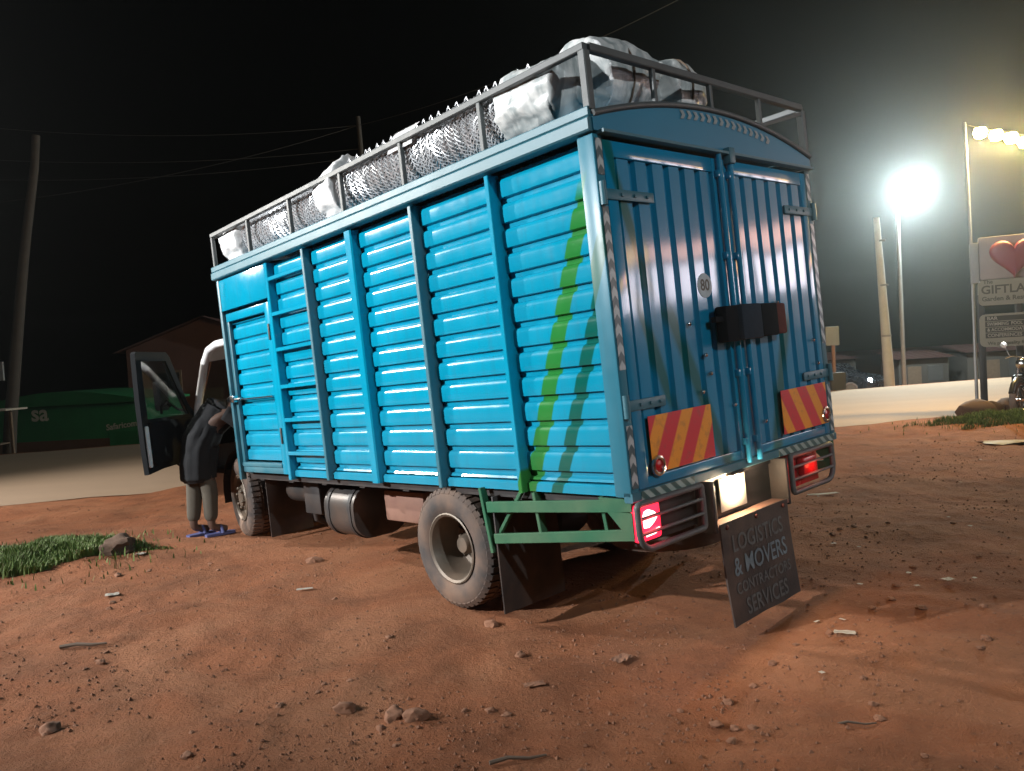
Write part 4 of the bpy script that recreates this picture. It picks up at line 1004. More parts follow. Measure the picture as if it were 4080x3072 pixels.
for s in ('L', 'R'):
    p = Vector(J['pa' + s][0])
    for i, (dy, ln) in enumerate(((-0.030, 0.055), (-0.010, 0.07), (0.010, 0.068), (0.030, 0.052))):
        J['f%s%d' % (s, i)] = (tuple(p + Vector((0.035, dy, 0.004))), .009, .009); J['g%s%d' % (s, i)] = (tuple(p + Vector((0.035 + ln, dy*1.15, -0.022))), .007, .007)
        E_ += [('pa' + s, 'f%s%d' % (s, i)), ('f%s%d' % (s, i), 'g%s%d' % (s, i))]
    J['t' + s] = (tuple(p + Vector((0.01, -0.05, -0.01))), .010, .010); E_.append(('pa' + s, 't' + s))
skin_mesh('body', 'skin', person, J, E_, 'pelvis')
def grown(keys, g_, over={}):
    return {k: (J[k][0], J[k][1] + over.get(k, g_), J[k][2] + over.get(k, g_)) for k in keys}
lumpy([(0.0, 0.045, 0.52), (0.0, 0.045, 0.56), (0.01, 0.045, 0.72), (0.04, 0.05, 0.88), (0.12, 0.06, 1.02), (0.25, 0.08, 1.15), (0.36, 0.095, 1.215)], [0.120, 0.150, 0.158, 0.160, 0.150, 0.172, 0.075], n=44, amp=0.09, freq=6, seed=4.0, pleat=0.05, sub_=8, crease=0.16).build('coat', 'jacket', person, 180)
for sd_ in ('L', 'R'):
    A, B, C_ = (Vector(J[k + sd_][0]) for k in ('sh', 'el', 'wr'))
    A = A + Vector((-0.07, 0, 0))
    lumpy([A, A.lerp(B, 0.5), B, B.lerp(C_, 0.5), C_], [0.07, 0.082, 0.072, 0.062, 0.048], n=24, amp=0.08, freq=8, seed=7.0, sub_=5, crease=0.18).build('sleeve', 'jacket', person, 180)
tj = grown(['kneeL', 'kneeR'], 0.018); tj['pelvis'] = ((0.01, 0.045, 0.66), .10, .09); tj['hipL'] = ((-0.015, 0.095, 0.60), .085, .085); tj['hipR'] = ((0.03, -0.005, 0.60), .085, .085)
tj['cuffL'] = ((-0.055, 0.10, 0.13), .062, .062); tj['cuffR'] = ((0.06, -0.04, 0.13), .062, .062)
skin_mesh('trousers', 'trousers', person, tj, [('pelvis', 'hipL'), ('hipL', 'kneeL'), ('kneeL', 'cuffL'), ('pelvis', 'hipR'), ('hipR', 'kneeR'), ('kneeR', 'cuffR')], 'pelvis')
hd = MB(); c = Vector((0.55, 0.11, 1.345))
for i in range(9):
    ph = pi * 0.56 * i / 8
    for j in range(18): hd.v.append(tuple(c + Vector((0.108*math.sin(ph)*math.cos(2*pi*j/18), 0.092*math.sin(ph)*math.sin(2*pi*j/18), 0.098*math.cos(ph)))))
hd.f = [(i*18+j, i*18+(j+1) % 18, (i+1)*18+(j+1) % 18, (i+1)*18+j) for i in range(8) for j in range(18)]
hd.build('hair', 'hair', person, 60)
for a, t in (('ankL', 'toeL'), ('ankR', 'toeR')):
    A, T = Vector(J[a][0]), Vector(J[t][0]); d = (T - A); d.z = 0; d.normalize(); n_ = Vector((-d.y, d.x, 0))
    out = []
    for u, w in ((-0.07, 0.0), (-0.06, 0.035), (0.0, 0.038), (0.09, 0.048), (0.17, 0.046), (0.21, 0.028), (0.22, 0.0)): out.append((u, w))
    out = out + [(u, -w) for u, w in out[-2:0:-1]]
    s_ = MB().prism(out, lambda u, v, dd: tuple(Vector((A.x, A.y, 0)) + d*u + n_*v + Vector((0, 0, dd))), 0.0, 0.022)
    so = s_.build('sandal', 'sandal', person, 40)
    st_ = MB().tube([tuple(Vector((A.x, A.y, 0.02)) + d*0.09 + n_*0.047), tuple(Vector((A.x, A.y, 0.085)) + d*0.08 + n_*0.02), tuple(Vector((A.x, A.y, 0.085)) + d*0.08 - n_*0.02), tuple(Vector((A.x, A.y, 0.02)) + d*0.09 - n_*0.047)], 0.016, 8)
    st_.build('strap', 'sandal', so, 50)

# ------------------------------------------------------------------ poles, wires, street lamps
def round_pole(name, base, top, r0, r1, m, label, cat):
    o = empty(name, base); t = Vector(top) - Vector(base)
    pts = [t * (k/10) + Vector((0.03*math.sin(k*0.9), 0.02*math.cos(k*1.3), 0)) * (0 if k in (0, 10) or m == 'concrete' else 1) * (r0 * 6) for k in range(11)]
    pts[0] = Vector((0, 0, -0.6)); MB().tube(pts, r0, 14, r1).build('shaft', m, o, 60)
    tag(o, label, cat); return o
up = round_pole('utility_pole', (-12.29, 18.9, -0.03), (-11.15, 19.2, 7.6), 0.15, 0.09, 'wood_pole', 'leaning wooden utility pole at the left edge beside the green kiosk', 'utility pole')
MB().cbox(0.02, 0.20, -0.20, -0.14, 1.75, 2.2, 0.01).build('notice_plate', 'grey_sheet', up)
cp = round_pole('concrete_pole', (11.93, 24.75, -0.05), (11.85, 25.0, 5.3), 0.165, 0.09, 'concrete', 'pale concrete pole standing at the far edge of the road, left of the street lamp', 'pole')
for z in (1.6, 3.2, 4.6): MB().lathe([(z - 0.03, 0.165 - 0.0145*z), (z, 0.175 - 0.0145*z), (z + 0.03, 0.165 - 0.0145*z)], 16, 'z', (-0.02, 0.05, 0)).build('band', 'steel_pole', cp, 40)

def street_lamp(name, base, height, reach, label, power, in_view=True, color=(0.88, 1.0, 0.97), soft=0.12, head=0.24, aim=None, cone=110):
    o = empty(name, base); b = Vector(base); r = Vector(reach)
    pts = [(0, 0, -0.4), (0, 0, height * 0.5), (0, 0, height - 0.5)] + [tuple(r * (1 - math.cos(t)) + Vector((0, 0, height - 0.5 + 0.5*math.sin(t)))) for t in [R(a) for a in (20, 45, 70, 90)]]
    MB().tube(pts, 0.075, 12, 0.04).build('shaft', 'steel_pole', o, 60)
    h = r + Vector((0, 0, height)); d = r.normalized() if r.length > 0 else Vector((1, 0, 0)); n_ = Vector((-d.y, d.x, 0))
    hb = MB(); pl = [(-0.05, 0.07), (0.15, 0.13), (0.5, 0.12), (0.62, 0.05)]; pl = pl + [(u, -v) for u, v in reversed(pl)]
    hb.prism(pl, lambda u, v, dd: tuple(h + d*u + n_*v + Vector((0, 0, dd))), 0.03, 0.11); hd_ = hb.build('lamp_head', 'lamp_body', o, 30)
    # glowing bowl
    lens = MB(); c_ = h + d*0.3
    for i in range(7):
        ph = pi/2 * i/6
        for j in range(16): lens.v.append(tuple(c_ + Vector((head*math.cos(ph)*math.cos(2*pi*j/16), head*math.cos(ph)*math.sin(2*pi*j/16), 0.03 - head*0.9*math.sin(ph)))))
    lens.f = [(i*16+j, i*16+(j+1) % 16, (i+1)*16+(j+1) % 16, (i+1)*16+j) for i in range(6) for j in range(16)]
    lens.build('lamp_bowl', 'lamp_lens', hd_, 60)
    ld = D.lights.new(name + '_light', 'SPOT' if aim else 'POINT'); ld.energy = power; ld.color = color; ld.shadow_soft_size = soft
    lo = D.objects.new(name + '_light', ld); COL.objects.link(lo); lo.parent = o; lo.location = c_ + Vector((0, 0, -head*0.9 - soft - 0.03))
    if aim:
        ld.spot_size = R(cone); ld.spot_blend = 0.85
        lo.rotation_euler = (Vector(aim) - (b + lo.location)).to_track_quat('-Z', 'Y').to_euler()
    tag(o, label, 'street lamp'); return o
street_lamp('street_lamp', (13.37, 26.7, -0.35), 7.15, (0.12, -0.10, 0), 'glaring white street lamp on a thin pole across the road', ROAD_POWER, head=0.34)
street_lamp('street_lamp', (-12.6, 0.55, 0), 5.9, (0.8, 0.15, 0), 'street lamp outside the view, left of the camera', KEY_POWER, aim=(-0.9, 6.4, 2.0), cone=48, color=(0.96, 0.98, 1.0))
street_lamp('street_lamp', (-13.9, 9.2, 0), 6.0, (0.8, 0.0, 0), 'street lamp outside the view, left by the road shoulder', SIDE_POWER, aim=(-1.0, 6.0, 0.9), cone=122, color=(1.0, 0.95, 0.88))

street_lamp('street_lamp', (7.6, -8.2, 0), 8.2, (-0.8, 0.3, 0), 'street lamp outside the view, behind the camera', BACK_POWER, aim=(1.5, 4.4, 1.9), cone=30, color=(0.86, 0.95, 1.0))

def wire(a, b, sag, r=0.012):
    a, b = Vector(a), Vector(b); o = empty('overhead_wire', a); pts = []
    for k in range(25):
        t = k/24; p = a.lerp(b, t) - a; p.z -= sag * 4*t*(1-t); pts.append(p)
    MB().tube(pts, r, 5).build('cable', 'cable', o, 60)
    return tag(o, 'thin dark overhead wire crossing the night sky behind the truck', 'wire', 'overhead wires above the road')
WP = (-5.22, 30.0, 10.68)
round_pole('utility_pole', (-5.2, 30.0, -1.4), (-5.22, 30.0, 11.0), 0.14, 0.09, 'wood_pole', 'faint distant utility pole rising behind the roof load', 'utility pole')
for a, b, s in (((-22.0, 30, 8.5), WP, 0.5), (WP, (6.0, 22, 11.5), 0.4), ((-22.0, 30, 11.9), WP, 0.5), ((-22.0, 30, 10.55), (-5.22, 30, 9.8), 0.4), ((-22.0, 30, 9.7), (-5.22, 30, 9.5), 0.4)):
    wire(a, b, s)

# ------------------------------------------------------------------ sign, lights and motorcycle on the right
SG = empty('roadside_sign', (8.78, 14.68, ground_z(8.78, 14.68)), math.atan2(-0.40, 0.92)); SZ = SG.location.z
tag(SG, 'tall roadside sign with a big red heart and the name GIFTLAND at the right edge', 'sign')
def SB(u0, u1, d0, d1, z0, z1, c=0.01): return MB().cbox(u0, u1, d0, d1, z0 - SZ, z1 - SZ, c)
for u in (0.06, 0.66): SB(u - 0.055, u + 0.055, 0.02, 0.13, -0.4, 2.2, 0.008).build('post', 'black_post', SG, 40)
SB(0.05, 1.35, 0.0, 0.10, 2.47, 3.26, 0.02).build('heart_panel', 'board_pink', SG, 40)
SB(-0.09, 0.045, -0.03, 0.13, 2.42, 3.17, 0.015).build('side_box', 'board_white', SG, 40)
nb = MB().prism(rrect(0.02, 1.35, 1.99 - SZ, 2.465 - SZ, 0.09), lambda u, v, d: (u, d, v), 0.0, 0.10).build('name_board', 'board_cream', SG, 40)
ib = MB().prism(rrect(0.02, 1.35, 1.22 - SZ, 1.83 - SZ, 0.10), lambda u, v, d: (u, d, v), 0.0, 0.10).build('info_board', 'board_cream', SG, 40)
hp = []
for k in range(40):
    t = 2*pi*k/40; hp.append((0.60 + 0.385 * math.sin(t)**3, 2.875 - SZ + 0.385*(13*math.cos(t) - 5*math.cos(2*t) - 2*math.cos(3*t) - math.cos(4*t))/16))
hm = MB(); c0 = (0.60, 2.90 - SZ); rings = [(1.0, 0.0), (1.0, -0.07), (0.93, -0.11), (0.75, -0.14), (0.0, -0.15)]
for s_, d in rings: hm.v += [(c0[0] + (u - c0[0])*s_, d, c0[1] + (v - c0[1])*s_) for u, v in hp]
hm.f = [(i*40+j, i*40+(j+1) % 40, (i+1)*40+(j+1) % 40, (i+1)*40+j) for i in range(len(rings)-1) for j in range(40)]
hm.build('heart', 'heart', SG, 40)
def stext(n, body, m, par, size, u, z, sx=1.0, d0=-0.004): return text(n, body, m, par, size, lambda a, b, d: Vector((u + a, d0 - d*0.3, z - SZ + b)), align='LEFT', thick=0.003, sx=sx)
stext('sign_text', 'The', 'sign_ink', nb, 0.10, 0.10, 2.425, 1.0)
stext('sign_text', 'GIFTLAND', 'sign_ink', nb, 0.215, 0.06, 2.275, 1.02)
stext('sign_text', 'Garden & Restaurant', 'sign_ink', nb, 0.115, 0.07, 2.11, 1.0)
for k, (tx, sx) in enumerate((('BAR', 1.1), ('SWIMMING  POOL', 0.8), ('& ACCOMMODATION', 0.85), ('CONFERENCES', 0.95))):
    z = 1.745 - 0.105 * k
    MB().cbox(0.11, 1.33, -0.004, -0.001, z - 0.047 - SZ, z + 0.047 - SZ, 0.001).build('strip', 'sign_black', ib)
    stext('sign_text', tx, 'sign_gold', ib, 0.085, 0.14, z, sx, d0=-0.007)
stext('sign_text', 'We put quality first', 'sign_ink', ib, 0.085, 0.14, 1.285, 1.0)
for k, (x, y, r) in enumerate(((8.15, 13.75, 0.24), (8.52, 13.95, 0.20), (8.9, 14.1, 0.22), (9.3, 13.9, 0.2))):
    mb = MB(); n = 12
    bmx = bmesh.new(); bmesh.ops.create_icosphere(bmx, subdivisions=2, radius=1)
    mb.add([(v.co.x*r*1.5*(1+0.3*nv(v.co.x*2+k, v.co.y*2)), v.co.y*r*(1+0.3*nv(v.co.y*2+k, v.co.z*2)), v.co.z*r*0.95*(1+0.2*nv(v.co.z*2, k))) for v in bmx.verts], [[v.index for v in f.verts] for f in bmx.faces]); bmx.free()
    o = mb.build('kerb_stone', 'kerbstone', None, 40, (x, y, ground_z(x, y) + r*0.35)); o.rotation_euler = (0, 0, 0.4*k)
    tag(o, 'rough brown stone at the foot of the heart sign', 'stone', 'stones round the sign base')

fp_ = empty('light_pole', (8.80, 14.85, 0)); MB().tube([(0, 0, 0), (0, 0, 3.2), (-0.03, 0, 5.45)], 0.03, 10, 0.022).build('shaft', 'steel_pole', fp_, 60)
tag(fp_, 'thin pole rising beside the heart sign to the yellow lamps', 'pole')
fs = empty('festoon_lights', (8.80, 14.85, 5.4)); tag(fs, 'row of glowing yellow lamps hanging above the heart sign', 'lights')
MB().tube([(0.0, 0, 0.0), (0.35, -0.02, -0.10), (1.0, -0.1, -0.27), (2.2, -0.3, -0.42)], 0.012, 6).build('cable', 'cable', fs, 60)
for u, z in ((0.24, -0.16), (0.52, -0.23), (0.78, -0.30), (1.02, -0.40), (1.35, -0.45), (1.75, -0.50)):
    mb = MB().lathe([(0.095, 0.02), (0.08, 0.09), (0.0, 0.125), (-0.09, 0.09), (-0.12, 0.0005)], 16, 'z', (u, -0.1*u, z)); b_ = mb.build('bulb', 'bulb', fs, 60)
    MB().tube([(u, -0.1*u, z + 0.05), (u, -0.1*u, z + 0.13)], 0.018, 8).build('socket', 'black_post', fs, 60)
    if u in (0.24, 0.78, 1.35): child_light('bulb_light', 'POINT', (u, -0.1*u - 0.02, z - 0.20), BULB_POWER, (1.0, 0.70, 0.26), 0.05, fs)

def motorcycle(loc, rz, label):
    o = empty('motorcycle', loc, rz); P = lambda mb, n, m, s=50, par=None: mb.build(n, m, par or o, s)
    for x, n in ((0.66, 'front'), (-0.64, 'rear')):
        w = MB().lathe([(-0.045, 0.24), (-0.055, 0.27), (-0.035, 0.302), (0, 0.31), (0.035, 0.302), (0.055, 0.27), (0.045, 0.24)], 32, 'y', (x, 0, 0.31), close=True); wo = P(w, 'wheel', 'rubber')
        r_ = MB().lathe([(-0.03, 0.245), (0, 0.232), (0.03, 0.245)], 32, 'y', (x, 0, 0.31))
        for k in range(14):
            t = 2*pi*k/14; r_.tube([(x + 0.04*math.cos(t), 0.02*(-1)**k, 0.31 + 0.04*math.sin(t)), (x + 0.235*math.cos(t + 0.2), 0, 0.31 + 0.235*math.sin(t + 0.2))], 0.004, 4)
        r_.lathe([(-0.06, 0.0005), (-0.06, 0.045), (0.06, 0.045), (0.06, 0.0005)], 12, 'y', (x, 0, 0.31))
        P(r_, 'rim', 'chrome', 50, wo)
    for s in (-0.085, 0.085): P(MB().tube([(0.66, s, 0.31), (0.42, s, 0.98)], 0.022, 8), 'fork', 'chrome')
    hb = MB().tube([(0.22, -0.38, 1.02), (0.34, -0.22, 1.06), (0.40, 0, 1.02), (0.34, 0.22, 1.06), (0.22, 0.38, 1.02)], 0.014, 8); ho = P(hb, 'handlebar', 'chrome')
    for s in (-1, 1):
        P(MB().tube([(0.32, 0.27*s, 1.06), (0.34, 0.33*s, 1.22)], 0.006, 6), 'mirror_stem', 'chrome', 50, ho)
        P(MB().lathe([(-0.012, 0.0005), (-0.01, 0.05), (0.008, 0.055), (0.012, 0.0005)], 16, 'x', (0.34, 0.35*s, 1.26)), 'mirror', 'chrome', 50, ho)
    P(MB().lathe([(-0.10, 0.05), (-0.05, 0.085), (0.03, 0.09), (0.05, 0.075), (0.055, 0.0005)], 20, 'x', (0.52, 0, 0.92)), 'headlamp', 'chrome')
    P(MB().tube([(0.72+0.30*math.cos(t)-0.06, 0, 0.31+0.345*math.sin(t)) for t in [R(a) for a in (20, 50, 80, 110, 140)]], 0.055, 8), 'front_mudguard', 'bike_black')
    P(lumpy([(0.40, 0, 0.80), (0.30, 0, 0.83), (0.05, 0, 0.82), (-0.12, 0, 0.76)], [0.05, 0.135, 0.15, 0.07], n=20, amp=0.0), 'fuel_tank', 'bike_black')
    P(MB().cbox(-0.78, -0.06, -0.13, 0.13, 0.72, 0.83, 0.045), 'seat', 'dark_trim')
    P(MB().cbox(-0.15, 0.22, -0.14, 0.14, 0.24, 0.56, 0.05), 'engine', 'chrome')
    fr = MB(); fr.tube([(0.40, 0, 0.90), (0.30, 0, 0.35), (0.0, 0, 0.24), (-0.25, 0, 0.36), (-0.64, 0.08, 0.31)], 0.024, 8); fr.tube([(0.40, 0, 0.90), (-0.15, 0, 0.70), (-0.75, 0, 0.72)], 0.022, 8); fr.tube([(-0.3, 0.1, 0.70), (-0.62, 0.11, 0.32)], 0.02, 8)
    P(fr, 'frame', 'bike_black')
    P(MB().tube([(0.18, -0.13, 0.36), (0.05, -0.17, 0.22), (-0.35, -0.17, 0.26), (-0.8, -0.18, 0.36)], 0.035, 10), 'exhaust', 'chrome')
    P(MB().cbox(0.24, 0.40, -0.24, 0.24, 0.30, 0.72, 0.05), 'leg_shield', 'bike_black')
    P(MB().cbox(-0.98, -0.62, -0.16, 0.16, 0.84, 0.87, 0.01), 'rack', 'bike_black')
    return tag(o, label, 'motorcycle')
motorcycle((9.35, 14.0, ground_z(9.35, 14.0) - 0.01), R(215), 'dark motorcycle parked under the heart sign, cut by the right edge')
motorcycle((9.95, 14.5, ground_z(9.95, 14.5) - 0.01), R(205), 'second dark motorcycle behind the one under the heart sign')

# ------------------------------------------------------------------ far side of the road
def gable_house(name, loc, rz, w, dpt_, h, rise, label, mw_, mr_):
    o = empty(name, loc, rz)
    MB().prism([(-w/2, 0), (w/2, 0), (w/2, h), (0, h + rise), (-w/2, h)], lambda u, v, d: (u, d, v), 0, dpt_).build('wall', mw_, o)
    for s in (-1, 1):
        a, b_ = Vector((0, h + rise + 0.03)), Vector((s*(w/2 + 0.35), h - 0.35*rise/(w/2) + 0.03))
        mb = MB(); n = 16
        for k in range(n + 1):
            y = -0.35 + (dpt_ + 0.7)*k/n; zz = 0.03 if k % 2 else 0.0
            for q in (a, b_): mb.v.append((q.x, y, q.y + zz))
        mb.f = [(2*k, 2*k+1, 2*k+3, 2*k+2) for k in range(n)]
        mb.build('roof', mr_, o)
    for x in (-w/4, w/4):
        f = MB().cbox(x - 0.45, x + 0.45, -0.04, 0.02, h*0.45, h*0.8, 0.01).build('window', 'stall_wood', o)
        MB().cbox(x - 0.38, x + 0.38, -0.06, -0.03, h*0.47, h*0.78, 0.005).build('pane', 'car_paint', f)
    MB().cbox(-0.45, 0.45, -0.05, 0.02, 0, h*0.62, 0.01).build('door', 'stall_wood', o)
    return tag(o, label, 'house')
gable_house('brick_house', (-10.6, 27.5, -1.3), R(6), 5.4, 6, 3.9, 1.0, 'dim red-brown house with a gable roof behind the open cab door', 'brick_red', 'roof_red')
# green kiosk with painted lettering
ko = empty('painted_kiosk', (-13.6, 24.5, -1.35), R(-6)); tag(ko, 'long low green kiosk with painted white lettering across the road', 'kiosk')
kw = MB().cbox(-3.2, 2.15, 0, 2.4, 0.0, 2.25, 0.02).build('wall', 'kiosk_green', ko, 40)
MB().cbox(-3.2, 2.0, -0.012, 0.0, 0.35, 1.15, 0.004).build('lower_band', 'kiosk_brown', ko)
poly = [(-3.35, 2.25)] + [(-3.35 + 5.65*k/16, 2.32 + 0.36*math.sin(pi*k/16)) for k in range(17)] + [(2.3, 2.25)]
MB().prism(poly, lambda u, v, d: (u, d, v), -0.25, 2.6).build('roof', 'kiosk_green', ko)
text('kiosk_text', 'sa', 'kiosk_white', kw, 0.72, lambda u, v, d: Vector((-1.28 + u, -0.02 - d*0.3, 2.02 + v)), thick=0.004)
text('kiosk_text', 'Safaricom', 'kiosk_white', kw, 0.26, lambda u, v, d: Vector((1.42 + u, -0.02 - d*0.3, 1.52 + v + 0.1*u)), thick=0.004)
MB().cbox(1.0, 2.1, -0.03, -0.014, 0.5, 1.35, 0.005).build('shutter', 'kiosk_green', ko)
# wooden stall at the left edge
so_ = empty('wooden_stall', (-12.75, 18.1, 0)); tag(so_, 'small wooden roadside stall with a pale plank top at the left edge', 'stall')
for x in (-0.75, 0.95):
    for y in (-0.3, 0.3): MB().bar((x, y, -0.1), (x, y, 1.02), 0.06, 0.06).build('leg', 'stall_wood', so_, 20)
MB().cbox(-0.95, 1.30, -0.40, 0.40, 1.025, 1.065, 0.008).build('plank', 'pale_wood', so_, 40)
MB().cbox(-0.72, 0.92, -0.27, -0.25, 0.30, 0.95, 0.006).build('front_board', 'stall_wood', so_, 40)
MB().cbox(-0.72, 0.92, -0.25, 0.25, 0.24, 0.27, 0.006).build('shelf', 'stall_wood', so_, 40)
# small sign board by the truck's right edge, across the road
ro = empty('road_sign', (9.93, 24.0, -0.1), 0); tag(ro, 'small grey sign board on a reddish post seen just past the truck', 'sign')
MB().bar((-0.05, 0, -0.3), (-0.05, 0, 1.5), 0.09, 0.09).build('post', 'brown_box', ro, 20)
MB().cbox(-0.28, 0.13, -0.06, -0.03, 1.45, 2.03, 0.008).build('board', 'grey_sheet', ro, 40)
MB().cbox(-0.22, 0.22, -0.2, 0.2, -0.1, 0.62, 0.02).build('base_block', 'grey_wall', ro, 40)
# low walls and kiosks on the right
def hut(loc, rz, w, d, h, m, label, awning=True):
    o = empty('roadside_hut', loc, rz); MB().cbox(-w/2, w/2, 0, d, 0, h, 0.02).build('wall', m, o, 40)
    rf = MB(); n = 14
    for k in range(n + 1):
        x = -w/2 - 0.2 + (w + 0.4)*k/n; zz = 0.025*(k % 2)
        rf.v += [(x, -0.5, h + 0.02 + zz), (x, d + 0.2, h + 0.35 + zz)]
    rf.f = [(2*k, 2*k+2, 2*k+3, 2*k+1) for k in range(n)]
    rf.build('roof', 'roof_red', o)
    MB().cbox(-w*0.32, -w*0.05, -0.04, 0.02, 0.05, h*0.8, 0.01).build('door', 'stall_wood', o)
    MB().cbox(w*0.08, w*0.38, -0.04, 0.02, h*0.4, h*0.8, 0.01).build('shutter', 'shutter', o)
    return tag(o, label, 'hut', 'dim huts across the road')
hut((19.2, 36.5, -1.35), R(-8), 2.2, 2.5, 1.75, 'grey_wall', 'dim grey hut beyond the road, right of the lamp pole')
hut((22.6, 36.0, -1.35), R(-12), 3.0, 3.0, 1.9, 'grey_wall', 'wider dim hut beyond the road, behind the heart sign')
hut((15.8, 41.0, -1.35), R(4), 4.6, 3.0, 1.8, 'grey_wall', 'dim hut farthest beyond the road behind the lamp pole')
# dark car with a headlamp on
def car(loc, rz, label):
    o = empty('parked_car', loc, rz)
    prof = [(-2.0, 0.30), (-2.05, 0.62), (-1.95, 0.86), (-1.35, 0.92), (-0.85, 1.32), (0.35, 1.36), (0.95, 0.95), (1.75, 0.84), (2.02, 0.62), (2.0, 0.30)]
    mb = MB(); n = len(prof)
    for yy, ins in ((-0.82, 0.0), (-0.70, 0.0), (0.70, 0.0), (0.82, 0.0)):
        for x, z in prof:
            k = 1.0 if abs(yy) > 0.75 else 1.0
            tp = 0.0 if z < 0.95 else (z - 0.95) * 0.28
            mb.v.append((x * (0.97 if abs(yy) > 0.75 else 1), yy * (1 - tp), z - (0.03 if abs(yy) > 0.75 and z > 0.5 else 0)))
    mb.f = [(i*n+j, i*n+j+1, (i+1)*n+j+1, (i+1)*n+j) for i in range(3) for j in range(n-1)] + [tuple(range(n)), tuple(3*n+j for j in range(n))]
    mb.build('body', 'car_paint', o, 35)
    for x in (-1.25, 1.28):
        for s in (-1, 1):
            w = MB().lathe([(-0.09, 0.2), (-0.1, 0.27), (-0.08, 0.31), (0.08, 0.31), (0.1, 0.27), (0.09, 0.2)], 24, 'y', (x, 0.74*s, 0.31), close=True).build('wheel', 'rubber', o, 40)
            MB().lathe([(-0.085, 0.0005), (-0.085, 0.2), (0.085, 0.2), (0.085, 0.0005)], 20, 'y', (x, 0.74*s, 0.31)).build('rim', 'rim', w, 40)
    for s in (-1, 1):
        wn_ = MB(); wn_.v = [(-0.95, 0.80*s, 0.93), (0.80, 0.80*s, 0.93), (0.32, 0.735*s, 1.28), (-0.75, 0.735*s, 1.26)]; wn_.f = [(0, 1, 2, 3)]
        wn_.build('side_window', 'glass', o)
        MB().lathe([(2.0, 0.0005), (2.03, 0.05), (2.01, 0.09), (1.93, 0.10)], 16, 'x', (0, 0.58*s, 0.66)).build('headlamp', 'head_lamp' if s < 0 else 'chrome', o, 50)
    tag(o, label, 'car'); return o
cr = car((13.55, 33.2, -1.2 + 0.35), R(-52), 'dark car beyond the road with one headlamp shining')
child_light('headlamp_light', 'SPOT', (2.1, -0.58, 0.66), 400, (0.8, 0.9, 1.0), 0.05, cr, rot=(R(90), 0, R(-90)), spot=60)
# shop to the right of the camera, outside the view; its lit upper floor mirrors in the rear doors
sh = empty('lit_shop', (14.2, 5.6, 0), R(96)); tag(sh, 'two-storey shop with lit upper windows, outside the view on the right', 'shop')
MB().cbox(-5, 6, -4, 0, 0, 6.6, 0.03).build('wall', 'shop_wall', sh, 40)
for k in range(5):
    x = -3.6 + 2.0*k
    w = MB().cbox(x - 0.85, x + 0.85, 0.0, 0.05, 3.05, 4.10, 0.01).build('window', 'board_white', sh)
    MB().cbox(x - 0.78, x + 0.78, 0.05, 0.06, 3.12, 4.03, 0.002).build('pane', 'shop_lit', w)
    MB().cbox(x - 0.85, x + 0.85, 0.0, 0.06, 0.05, 2.2, 0.01).build('roller_shutter', 'shutter', sh)
fa = MB().cbox(-4.6, 5.6, 0.0, 0.12, 4.14, 4.60, 0.02).build('sign_fascia', 'board_white', sh, 40)
for k in range(5): MB().cbox(-4.5 + 2.0*k, -2.6 + 2.0*k, 0.121, 0.14, 4.18, 4.56, 0.004).build('fascia_light', 'shop_lit_yellow' if k in (0, 1, 4) else 'shop_lit_pink', fa)
MB().cbox(-5.2, 6.2, 0.0, 0.9, 2.3, 2.42, 0.02).build('canopy', 'shop_wall', sh, 40)

# ------------------------------------------------------------------ grass, stones, litter
def grass(name, label, cx, cy, rx, ry, n, hgt, seed):
    rnd = random.Random(seed); mb = MB()
    while n > 0:
        stray = rnd.random() < 0.10
        a, b_ = (rnd.uniform(-1.45, 1.45), rnd.uniform(-1.45, 1.45)) if stray else (rnd.uniform(-1, 1), rnd.uniform(-1, 1))
        rr = math.hypot(a, b_)
        if stray:
            if rr > 1.42 or rnd.random() < rr - 0.55: continue
            rr = min(rr, 1.0)
        elif rr > 0.74 + 0.42*nv(a*2.6 + seed, b_*2.6): continue
        if rnd.random() > 1.12 - rr*0.95 or (nv(a*rx*2.6, b_*ry*2.6, seed) < -0.22 and rnd.random() < 0.75): continue
        n -= 1
        x, y = cx + a*rx, cy + b_*ry; z = ground_z(x, y) - 0.005
        h = hgt * rnd.uniform(0.45, 1.1) * (1.05 - 0.5*rr) * (0.75 + 0.5*nv(x*3, y*3, seed)); t = rnd.uniform(0, 2*pi); w = rnd.uniform(0.004, 0.008); ln = rnd.uniform(0.1, 0.7)*h
        dx, dy = math.cos(t), math.sin(t)
        mb.add([(x - dy*w, y + dx*w, z), (x + dy*w, y - dx*w, z), (x + dx*ln*0.4 + dy*w*0.7, y + dy*ln*0.4 - dx*w*0.7, z + h*0.6), (x + dx*ln*0.4 - dy*w*0.7, y + dy*ln*0.4 + dx*w*0.7, z + h*0.6), (x + dx*ln, y + dy*ln, z + h)],
               [(0, 1, 2, 3), (3, 2, 4)])
    me = D.meshes.new(name); me.from_pydata(mb.v, [], mb.f); me.materials.append(M['grass']); o = D.objects.new(name, me); COL.objects.link(o)
    return tag(o, label, 'grass', kind='stuff')
grass('grass_patch', 'patch of short green grass on the earth at the left', -4.35, 6.72, 1.28, 0.82, 15000, 0.15, 3)
grass('grass_patch', 'strip of grass at the foot of the heart sign', 8.3, 12.75, 1.9, 1.0, 9000, 0.17, 8)

